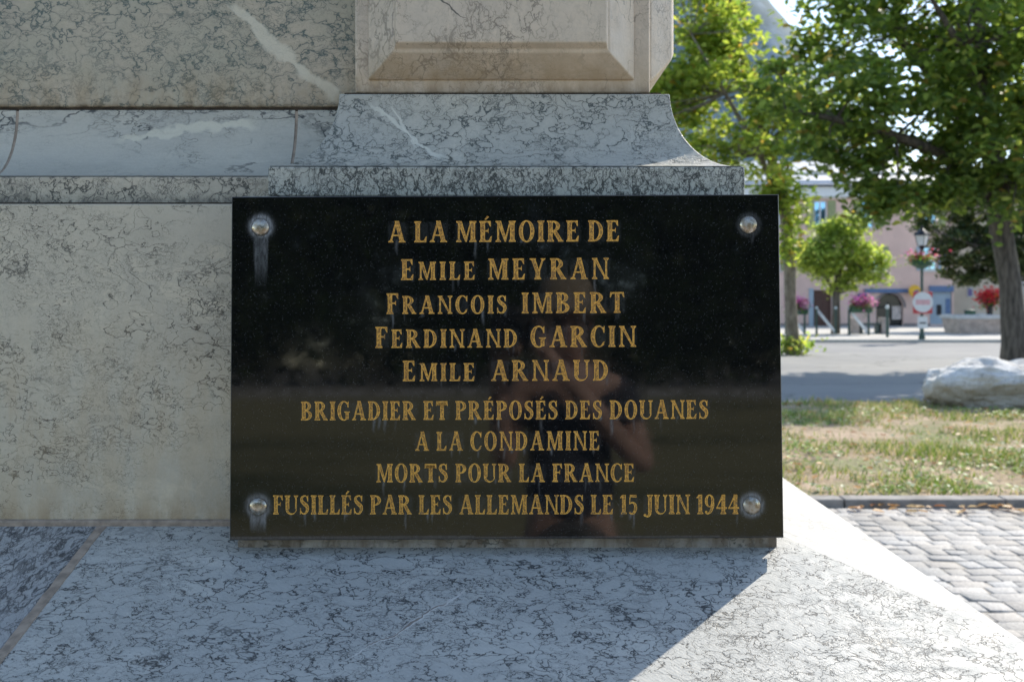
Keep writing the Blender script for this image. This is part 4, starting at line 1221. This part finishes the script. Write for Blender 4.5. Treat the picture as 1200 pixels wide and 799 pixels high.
for k in range(4):
    a0 = math.pi / 2 * k
    mb.tube([Vector((lx + .153 * math.cos(a0), YL + .153 * math.sin(a0), zl0)), Vector((lx + .24 * math.cos(a0), YL + .24 * math.sin(a0), zl1))], [.012, .012], 6)
mb.build("lantern_bars", M['black_metal'], lamp)
bs = thing("flower_basket", lp(1080, 312), "basket of pink and red flowers ringing the lamp post under its lantern", "flower basket")
MB().lathe([(.10, lp(0, 315).z), (.32, lp(0, 311).z), (.40, lp(0, 306).z), (.38, lp(0, 306).z + .01), (.055, lp(0, 308).z)], (lx, YL, 0), 16).build("basket", M['box_green'], bs)
flowers(bs, (lx - .05, YL, lp(0, 302).z), (.52, .45, .22), 760, [(0.72, 0.25, 0.45), (0.60, 0.07, 0.10), (0.72, 0.50, 0.42)], [4, 2.2, 1.5], .10, 41, .68)
sg = thing("road_sign", lp(1081, 353), "square red sign with a bleached white disc, on the lamp post", "road sign")
YS_ = YL - .10
sxc, szc = W(1081.5, 354, YS_).x, W(0, 354, YS_).z
MB().box(sxc - .34, sxc + .34, YS_, YS_ + .02, szc - .40, szc + .36).build("sign_plate", M['red'], sg, bevel=.02)
MB().lathe([(.355, -.004), (.355, .004)], (sxc, YS_ - .008, szc + .0), 32, Vector((0, -1, 0))).build("sign_disc", M['white'], sg)
MB().box(sxc - .25, sxc + .25, YS_ - .02, YS_ - .0125, szc - .09, szc + .09).build("sign_bar", M['pinkred'], sg)
z0 = W(0, 385, YS_).z
pl_ = MB().box(sxc - .17, sxc + .17, YS_, YS_ + .02, z0, z0 + .42).build("supplementary_plate", M['white'], sg)
MB().box(sxc - .11, sxc + .11, YS_ - .006, YS_ - .001, z0 + .17, z0 + .22).build("plate_mark", M['dark'], pl_)
MB().box(sxc - .05, sxc + .05, YS_ + .021, YL - .03, szc - .05, szc + .05).build("clamp", M['black_metal'], sg)

# post-and-board barriers
def barrier(pxa, pxb, pyb, label):
    a0, b0_ = put(pxa, pyb, .12), put(pxb, pyb, .12)
    root = thing("barrier", a0, label, "barrier", "green post barriers along the far pavement")
    for p in (a0, b0_):
        po_ = MB().lathe([(.055, 0), (.05, .08), (.045, 1.02), (.05, 1.04)], p, 10).build("post", M['green_metal'], root)
        MB().lathe([(.052, 1.041), (.065, 1.075), (.055, 1.12), (.02, 1.15)], p, 10).build("post_cap", M['pale_cap'], root)
    d = b0_ - a0
    u = d.normalized()
    q0, q1 = a0 + u * .05 + Vector((0, 0, .98)), b0_ - u * .05 + Vector((0, 0, .12))
    up = Vector((0, 0, .09))
    MB().prism([q0 - up, q1 - up, q1 - up + Vector((0, .03, 0)), q0 - up + Vector((0, .03, 0))], [q0 + up, q1 + up, q1 + up + Vector((0, .03, 0)), q0 + up + Vector((0, .03, 0))]).build("diagonal_board", M['reflect'], root)
    return root
barrier(957, 979.5, 391.5, "barrier of two green posts with a white diagonal board, in front of the brown door")
barrier(995, 1018, 392.5, "barrier with white diagonal board below the long pink flower trough")
barrier(921, 943, 391.5, "barrier with white diagonal board half hidden by the slim tree trunk")
def bollard(px, py, label):
    p = put(px, py, .12)
    root = thing("bollard", p, label, "bollard", "single green bollards on the far pavement")
    MB().lathe([(.06, 0), (.055, .08), (.05, 1.04), (.055, 1.06)], p, 10).build("post", M['green_metal'], root)
    MB().lathe([(.056, 1.061), (.075, 1.11), (.06, 1.17), (.02, 1.20)], p, 10).build("post_cap", M['pale_cap'], root)
    return root
b1_ = bollard(1040, 395, "green bollard with pale cap standing before the arched doorway")
p2 = put(1170, 398, .12)
dup(b1_, p2, "green bollard with pale cap in front of the stone fountain basin", "single green bollards on the far pavement")
def trough(px0, px1, py, Y, label, seed):
    c = W((px0 + px1) / 2, py, Y)
    root = thing("flower_trough", c, label, "flower trough")
    hw = (px1 - px0) / 2 / F * Y
    MB().box(c.x - hw, c.x + hw, Y - .2, Y + .1, c.z - .15, c.z + .10, top=(1.08, 1.2)).build("trough", M['box_green'], root)
    flowers(root, (c.x, Y - .1, c.z + .25), (hw * 1.15, .32, .30), 800, [(0.72, 0.22, 0.50), (0.75, 0.38, 0.55), (0.70, 0.12, 0.25)], [4, 3, 1.2], .11, seed, .42)
    return root
YBar = ground_y(392.5, .12)
trough(997, 1020, 362, YBar, "green trough of pink flowers on the barrier near the arched doorway", 51)
trough(922, 945, 364, YBar, "pink flower trough partly hidden behind the slim tree trunk", 52)
# stone planters with a slatted seat between them
def planter(px0, px1, pyt, pyb, label):
    p = put((px0 + px1) / 2, pyb, .12)
    hw = (px1 - px0) / 2 / F * p.y
    h = (pyb - pyt) / F * p.y
    root = thing("stone_block", p, label, "stone block", "square stone blocks of the bench")
    MB().box(p.x - hw, p.x + hw, p.y - .25, p.y + .25, p.z, p.z + h).build("block", M['stone'], root, bevel=.03)
    return root
planter(996, 1005, 372, 391.0, "brown stone block under the bench's end, beside the barrier")
planter(1031, 1040, 372, 391.0, "brown stone block at the bench end nearest the arched doorway")
p = put(1018, 391, .12)
bn = thing("bench", p, "dark slatted bench between two square stone blocks", "bench")
xa, xb = W(1005.5, 0, p.y).x, W(1030.5, 0, p.y).x
for k in range(4):
    MB().box(xa, xb, p.y - .22 + k * .12, p.y - .13 + k * .12, p.z + .40, p.z + .45).build("seat_slat", M['green_metal'], bn)
for x_ in (xa + .08, xb - .14):
    MB().box(x_, x_ + .06, p.y - .2, p.y + .2, p.z, p.z + .397).build("leg", M['green_metal'], bn)
# fountain basin
p = put(1149, 391.5, .12)
YFn = p.y
ft = thing("fountain_basin", p, "rectangular stone fountain basin with pale rim, in front of the cream house", "fountain")
xa, xb = W(1123, 0, YFn).x, W(1178, 0, YFn).x
zt_ = W(0, 374, YFn).z
mb = MB()
A = [(xa + .1, YFn), (xb - .1, YFn), (xb - .1, YFn + 1.5), (xa + .1, YFn + 1.5)]; Bq = [(xa, YFn - .1), (xb, YFn - .1), (xb, YFn + 1.6), (xa, YFn + 1.6)]
Ci = [(xa + .2, YFn + .12), (xb - .2, YFn + .12), (xb - .2, YFn + 1.38), (xa + .2, YFn + 1.38)]
mb.loft([[Vector((x, y, p.z)) for x, y in A], [Vector((x, y, zt_)) for x, y in Bq], [Vector((x, y, zt_ + .001)) for x, y in Ci], [Vector((x, y, zt_ - .3)) for x, y in Ci]], caps=True)
mb.build("basin", M['stone'], ft)
mb = MB()
for q in ((xa - .06, xb + .06, YFn - .16, YFn + .12), (xa - .06, xb + .06, YFn + 1.38, YFn + 1.66), (xa - .06, xa + .2, YFn + .122, YFn + 1.378), (xb - .2, xb + .06, YFn + .122, YFn + 1.378)):
    mb.box(q[0], q[1], q[2], q[3], zt_ + .003, zt_ + .16)
mb.build("rim", M['stone_top'], ft, bevel=.02)
MB().box((xa + xb) / 2 - .14, (xa + xb) / 2 + .1, YFn - .1, YFn + .1, zt_ + .163, zt_ + .24).build("spout_stone", M['stone_top'], ft)
Yg = YFn + 2.2
gp = W(1160, 372, Yg)
fp = thing("flower_pedestal", (gp.x, Yg, gz(Yg) + .12), "dark pedestal urn overflowing with red geraniums behind the fountain basin", "flower urn")
MB().lathe([(.22, 0), (.20, .1), (.13, .2), (.13, 1.15), (.30, 1.3), (.36, 1.5), (.30, 1.52)], (gp.x, Yg, gz(Yg) + .12), 14).build("urn", M['black_metal'], fp)
flowers(fp, (gp.x + .02, Yg, W(0, 350, Yg).z), (.55, .5, .36), 1100, [(0.70, 0.05, 0.05), (0.75, 0.14, 0.12), (0.60, 0.03, 0.08)], [4, 3, 2], .13, 61, .22)
# green litter bin against the cream house
p = W(1137, 374, 55)
bnn = thing("litter_bin", (p.x, 55, gz(55) + .12), "green litter bin against the cream house, beyond the fountain basin", "bin")
MB().lathe([(.22, .05), (.30, .85)], (p.x, 55, gz(55) + .12), 12).build("bin_body", M['box_green'], bnn)
MB().lathe([(.31, .853), (.28, .95), (.05, 1.0)], (p.x, 55, gz(55) + .12), 12).build("lid", M['green_metal'], bnn)

# ------------------------------------------------------------------ boulder
t = NT("weathered limestone")
P = t.obj()
nz = t.noise(P, 3.2, 7, 0.7)
c = t.mix(t.rng(nz, 0.38, 0.62), (0.80, 0.79, 0.77, 1), (0.58, 0.55, 0.51, 1))
sx_ = t.n("SeparateXYZ"); t.set(sx_.inputs[0], P)
low = t.rng(t.math('ADD', sx_.outputs[2], t.math('MULTIPLY', t.noise(P, 4, 5), 0.35)), 0.40, 0.62, 1, 0)
c = t.mix(t.math('MULTIPLY', low, 0.7), c, (0.38, 0.31, 0.21, 1))
c = t.mix(t.rng(t.noise(P, 14, 6, 0.75), 0.56, 0.70, 0, 0.7), c, (0.13, 0.11, 0.08, 1))
t.bump(t.noise(P, 9, 8, 0.7), 0.9, 0.08)
M['rock'] = t.done(c, 0.9)
bm = bmesh.new()
bmesh.ops.create_icosphere(bm, subdivisions=6, radius=1.0)
RC = Vector((6.74, 13.0, 0.25))
for v in bm.verts:
    p = v.co.copy()
    # squarish section, long in x
    sgn = lambda q, e_: math.copysign(abs(q) ** e_, q)
    q = Vector((sgn(p.x, .62) * 1.32, sgn(p.y, .75) * .55, sgn(p.z, .75) * .335))
    d = 0.13 * mnoise.fractal(p * 1.4 + Vector((3, 1, 2)), 1.0, 2.0, 5) + 0.04 * mnoise.fractal(p * 3.5, 0.9, 2.1, 6)
    q += p * d
    q.z += 0.09 * math.exp(-((q.x + .55) / .35) ** 2) * (1 - abs(p.y)) + 0.10 * math.exp(-((q.x - .18) / .2) ** 2) * (1 if p.z > 0 else 0) - 0.06 * max(0, -q.x - .6)
    v.co = q + RC
me = bpy.data.meshes.new("boulder"); bm.to_mesh(me); bm.free()
me.polygons.foreach_set("use_smooth", [True] * len(me.polygons))
bo = link("boulder", me, M['rock'])
tag(bo, "long pale limestone boulder lying at the road edge of the dry lawn", "boulder")

# ------------------------------------------------------------------ grass, clover, leaf litter
rg = np.random.default_rng(77)
def lawn_z(x, y): return 0.03
n = 46000
x = np.concatenate([rg.uniform(1.2, 8.5, n), rg.uniform(-12, 16, n // 3)]); y = rg.uniform(7.2, 13.4, len(x))
gm = np.array([mnoise.noise((a_ * .9, b_ * .9, 3.3)) + .5 * mnoise.noise((a_ * 2.6, b_ * 2.6, 8)) for a_, b_ in zip(x, y)])
keep = rg.uniform(0, 1, len(x)) < np.clip(0.20 + gm * 1.1, .03, 1)
x, y, gm = x[keep], y[keep], gm[keep]
n = len(x)
h = rg.uniform(.025, .075, n) * (1 + np.clip(gm, -.4, .6)); w = rg.uniform(.004, .009, n)
ang = rg.uniform(0, 2 * math.pi, n); lean = rg.normal(0, .5, (n, 2)) * h[:, None]
z = np.array([0.035 + 0.03 * mnoise.noise((a_ * .8, b_ * .8, 0)) * min(1, (b_ - 7.13) * 1.5) for a_, b_ in zip(x, y)])
v = np.zeros((n, 3, 3))
v[:, 0] = np.stack([x - np.cos(ang) * w, y - np.sin(ang) * w, z - .004], 1); v[:, 1] = np.stack([x + np.cos(ang) * w, y + np.sin(ang) * w, z - .004], 1)
v[:, 2] = np.stack([x + lean[:, 0], y + lean[:, 1], z + h], 1)
cols = palette(n, rg, [(0.20, 0.28, 0.06), (0.28, 0.32, 0.09), (0.52, 0.42, 0.27), (0.11, 0.19, 0.045)], [3.5, 3, 3, 2.2])
g_ = mesh_np("grass", v.reshape(-1, 3), np.arange(n * 3).reshape(n, 3), M['drygrass'], None, cols)
tag(g_, "sparse half dried grass blades on the lawn strip", "grass", kind='stuff')
n = 5200
x = rg.uniform(.8, 9, n * 3); y = rg.uniform(7.2, 12.5, n * 3)
gm = np.array([mnoise.noise((a_ * .8 + 20, b_ * .8, 1.3)) for a_, b_ in zip(x, y)])
k = np.argsort(-(gm + rg.normal(0, .18, len(gm))))[:n]
pts = np.stack([x[k], y[k], np.full(n, .065) + rg.uniform(-.01, .02, n)], 1)
g_ = leaves(pts, .042, palette(n, rg, [(0.22, 0.33, 0.07), (0.42, 0.48, 0.34), (0.14, 0.24, 0.05)], [4, 2.4, 3]), rg, up=.75, name="clover", m=M['drygrass'], aspect=.9)
tag(g_, "patches of pale green clover and weeds growing in the lawn", "weeds", kind='stuff')
n = 700
x = rg.uniform(.8, 9, n); y = rg.uniform(7.2, 13.4, n)
edge = rg.uniform(0, 1, n) < .22
y[edge] = rg.uniform(6.70, 6.96, edge.sum())
zz = np.where(edge, .022, .075)
g_ = leaves(np.stack([x, y, zz], 1), .075, palette(n, rg, [(0.42, 0.24, 0.09), (0.50, 0.36, 0.18), (0.30, 0.13, 0.05)], [4, 3, 2]), rg, up=.8, name="fallen_leaves", m=M['petal'])
tag(g_, "dry orange brown leaves fallen on the lawn and along the kerb", "leaves", kind='stuff')

# ------------------------------------------------------------------ the photographer (mirrored in the plaque) and the camera held in both hands
M['skin'] = plain("skin", (0.56, 0.36, 0.28), 0.55, var=0.06)
M['shirt'] = plain("dark navy cotton", (0.05, 0.055, 0.075), 0.9)
M['shorts'] = plain("grey shorts cloth", (0.10, 0.10, 0.10), 0.9)
M['straw'] = plain("beige hat cloth", (0.34, 0.27, 0.19), 0.9)
M['hair'] = plain("brown hair", (0.05, 0.03, 0.02), 0.7)
M['shoe'] = plain("dark shoe leather", (0.03, 0.028, 0.026), 0.6)
M['rubber'] = plain("black camera rubber", (0.012, 0.012, 0.013), 0.5)
M['eye'] = plain("eye", (0.05, 0.04, 0.035), 0.1)

def skin_mesh(chains, root=0, sub=2):
    """chains: lists of ((x,y,z), radius); a first point equal to an earlier one joins there"""
    bm = bmesh.new()
    lay = bm.verts.layers.skin.verify()
    seen = {}
    for ch in chains:
        prev = None
        for p, r in ch:
            key = tuple(round(q, 4) for q in p)
            v = seen.get(key)
            if v is None:
                v = bm.verts.new(p); seen[key] = v
                rr_ = r if isinstance(r, tuple) else (r, r)
                v[lay].radius = rr_
            if prev is not None and prev is not v:
                bm.edges.new((prev, v))
            prev = v
    bm.verts.ensure_lookup_table()
    bm.verts[root][lay].use_root = True
    me = bpy.data.meshes.new("skin_tmp"); bm.to_mesh(me); bm.free()
    o = bpy.data.objects.new("skin_tmp", me); C.objects.link(o)
    k = o.modifiers.new("skin", 'SKIN'); k.use_smooth_shade = True; k.branch_smoothing = 0.6
    o.modifiers.new("sub", 'SUBSURF').levels = sub
    o.modifiers["sub"].render_levels = sub
    dg = bpy.context.evaluated_depsgraph_get()
    dg.update()
    out = bpy.data.meshes.new_from_object(o.evaluated_get(dg))
    bpy.data.objects.remove(o); bpy.data.meshes.remove(me)
    return out
def join_meshes(name, meshes):
    bm = bmesh.new()
    for m_ in meshes:
        bm.from_mesh(m_); bpy.data.meshes.remove(m_)
    me = bpy.data.meshes.new(name); bm.to_mesh(me); bm.free()
    me.polygons.foreach_set("use_smooth", [True] * len(me.polygons))
    return me

px0, py0 = 0.19, -0.44
person = thing("person", (px0, py0, 0), "person in dark T-shirt and brimmed hat holding a camera, mirrored in the polished plaque", "person")
pelv = ((px0, py0, .90), (.15, .11)); belly = ((px0, py0, 1.04), (.14, .10)); chest = ((px0, py0 + .01, 1.22), (.15, .105)); upch = ((px0, py0 + .02, 1.33), (.12, .085))
neck = ((px0 - .005, py0 + .05, 1.405), .052); headb = ((px0 - .012, py0 + .085, 1.465), (.066, .07)); headm = ((px0 - .016, py0 + .095, 1.53), (.074, .088)); headt = ((px0 - .018, py0 + .09, 1.595), (.062, .072))
shR = ((px0 + .165, py0 + .02, 1.32), .058); shL = ((px0 - .165, py0 + .02, 1.32), .058)
elR = ((px0 + .24, py0 + .08, 1.06), .040); elL = ((px0 - .22, py0 + .06, 1.06), .040)
wrR = ((.098, -.185, 1.44), .026); wrL = ((-.045, -.20, 1.40), .026)
mid = lambda a_, b_, f, r: (tuple(a_[0][i] + (b_[0][i] - a_[0][i]) * f for i in range(3)), r)
hipR = ((px0 + .09, py0, .86), .085); hipL = ((px0 - .09, py0, .86), .085)
knR = ((px0 + .11, py0 + .02, .47), .055); knL = ((px0 - .11, py0 + .02, .47), .055)
anR = ((px0 + .12, py0 - .01, .09), .036); anL = ((px0 - .12, py0 - .01, .09), .036)
toeR = ((px0 + .13, py0 + .13, .035), .03); toeL = ((px0 - .13, py0 + .13, .035), .03)
palmR = ((.088, -.150, 1.485), (.030, .020)); palmL = ((-.035, -.145, 1.425), (.030, .020))
body = skin_mesh([[pelv, belly, chest, upch, neck, headb, headm, headt],
                  [upch, shR, mid(shR, elR, .5, .046), elR, mid(elR, wrR, .4, .038), wrR, palmR], [upch, shL, mid(shL, elL, .5, .046), elL, mid(elL, wrL, .4, .038), wrL, palmL],
                  [pelv, hipR, mid(hipR, knR, .5, .072), knR, mid(knR, anR, .35, .052), anR, toeR], [pelv, hipL, mid(hipL, knL, .5, .072), knL, mid(knL, anL, .35, .052), anL, toeL]])
parts_ = [body]
def fingers(p, spec):
    for chain in spec:
        parts_.append(skin_mesh([[(tuple(p[0][i] + d[i] for i in range(3)), r) for d, r in chain]], sub=1))
# right hand closed round the grip, index finger on top; left hand cradling the lens from below
fingers(palmR, [[((0, .0, .012 - k * .018), .0085), ((.006, .035, .014 - k * .018), .0085), ((-.012, .058 - k * .003, .013 - k * .018), .008), ((-.032 + k * .003, .056 - k * .003, .011 - k * .018), .007)] for k in range(1, 4)]
        + [[((0, .0, .012), .0085), ((.004, .028, .034), .0085), ((-.014, .046, .042), .008), ((-.028, .05, .040), .007)], [((0, -.008, .0), .010), ((-.02, -.012, .012), .0095), ((-.042, -.008, .016), .008)]])
fingers(palmL, [[((.002 + k * .012, .0, .0), .0085), ((.008 + k * .014, .04, .004), .0085), ((.016 + k * .013, .062 - abs(k - 1) * .004, .018), .008), ((.018 + k * .012, .064 - abs(k - 1) * .004, .036), .007)] for k in range(4)]
        + [[((-.004, .0, .0), .010), ((-.022, .018, .018), .0095), ((-.020, .03, .042), .008)]])
# nose and ears grow out of the head
hx, hy, hz_ = headm[0]
parts_.append(skin_mesh([[((hx, hy + .070, hz_ + .005), .010), ((hx, hy + .088, hz_ - .012), .011), ((hx, hy + .098, hz_ - .030), .012), ((hx, hy + .078, hz_ - .036), .010)]], sub=1))
for s in (-1, 1):
    parts_.append(skin_mesh([[((hx + s * .070, hy, hz_ + .012), .011), ((hx + s * .082, hy - .008, hz_ - .004), .012), ((hx + s * .076, hy - .004, hz_ - .026), .009)]], sub=1))
link("body", join_meshes("body", parts_), M['skin'], person)
for s in (-1, 1):
    MB().lathe([(.001, -.011), (.008, -.008), (.011, 0), (.008, .008), (.001, .011)], (hx + s * .031, hy + .076, hz_ + .004), 12).build("eye", M['eye'], person, smooth=True)
MB().tube([(hx - .024, hy + .083, hz_ - .057), (hx, hy + .089, hz_ - .056), (hx + .024, hy + .083, hz_ - .057)], [.003, .006, .003], 8).build("mouth", plain("lips", (0.35, 0.13, 0.11), 0.5), person, smooth=True)
g = lambda q, a_: (q[0], tuple(x + a_ for x in q[1]) if isinstance(q[1], tuple) else q[1] + a_)
shirt = skin_mesh([[((px0, py0, .86), (.165, .125)), g(belly, .018), g(chest, .016), g(upch, .014), ((px0 - .003, py0 + .04, 1.375), .062)], [g(upch, .014), g(shR, .014), mid(shR, elR, .52, .062)], [g(upch, .014), g(shL, .014), mid(shL, elL, .52, .062)]])
link("shirt", shirt, M['shirt'], person)
sh = skin_mesh([[g(pelv, .012), ((px0, py0, .96), (.155, .115))], [g(pelv, .012), g(hipR, .016), mid(hipR, knR, .55, .092), mid(hipR, knR, .85, .088)], [g(pelv, .012), g(hipL, .016), mid(hipL, knL, .55, .092), mid(hipL, knL, .85, .088)]])
link("shorts", sh, M['shorts'], person)
hair = skin_mesh([[((hx, hy - .03, hz_ - .04), (.066, .060)), ((hx, hy - .022, hz_ + .03), (.078, .082)), ((hx, hy - .012, hz_ + .075), (.064, .07))]])
link("hair", hair, M['hair'], person)
MB().lathe([(.150, -.010), (.155, -.006), (.096, .008), (.092, .05), (.080, .092), (.05, .104), (.001, .106), (.001, .100), (.076, .086), (.088, .048), (.092, .004)], (hx, hy - .005, hz_ + .046), 36).build("hat", M['straw'], person, smooth=True)
for q in (anR, anL):
    sx__ = q[0][0]
    me = skin_mesh([[((sx__, py0 - .045, .045), (.042, .042)), ((sx__ + .003, py0 + .04, .045), (.046, .042)), ((sx__ + .008, py0 + .15, .036), (.042, .034))]])
    link("shoe", me, M['shoe'], person)
cm = thing("photo_camera", (0, -.12, 1.5), "black camera held in both hands by the person, mirrored in the plaque", "camera")
mb = MB(); mb.box(-.068, .072, -.165, -.112, 1.452, 1.545); mb.build("camera_body", M['rubber'], cm, bevel=.008)
MB().box(-.026, .026, -.160, -.105, 1.547, 1.575, top=(.7, .7)).build("viewfinder_hump", M['rubber'], cm, bevel=.004)
MB().box(.047, .078, -.112, -.088, 1.456, 1.54).build("grip", M['rubber'], cm, bevel=.008)
MB().lathe([(.036, 0), (.036, .03), (.040, .032), (.040, .055), (.037, .058), (.037, .07), (.033, .071), (.028, .060), (.001, .058)], (0, -.111, 1.5), 32, Vector((0, 1, 0))).build("lens", M['rubber'], cm, smooth=False)
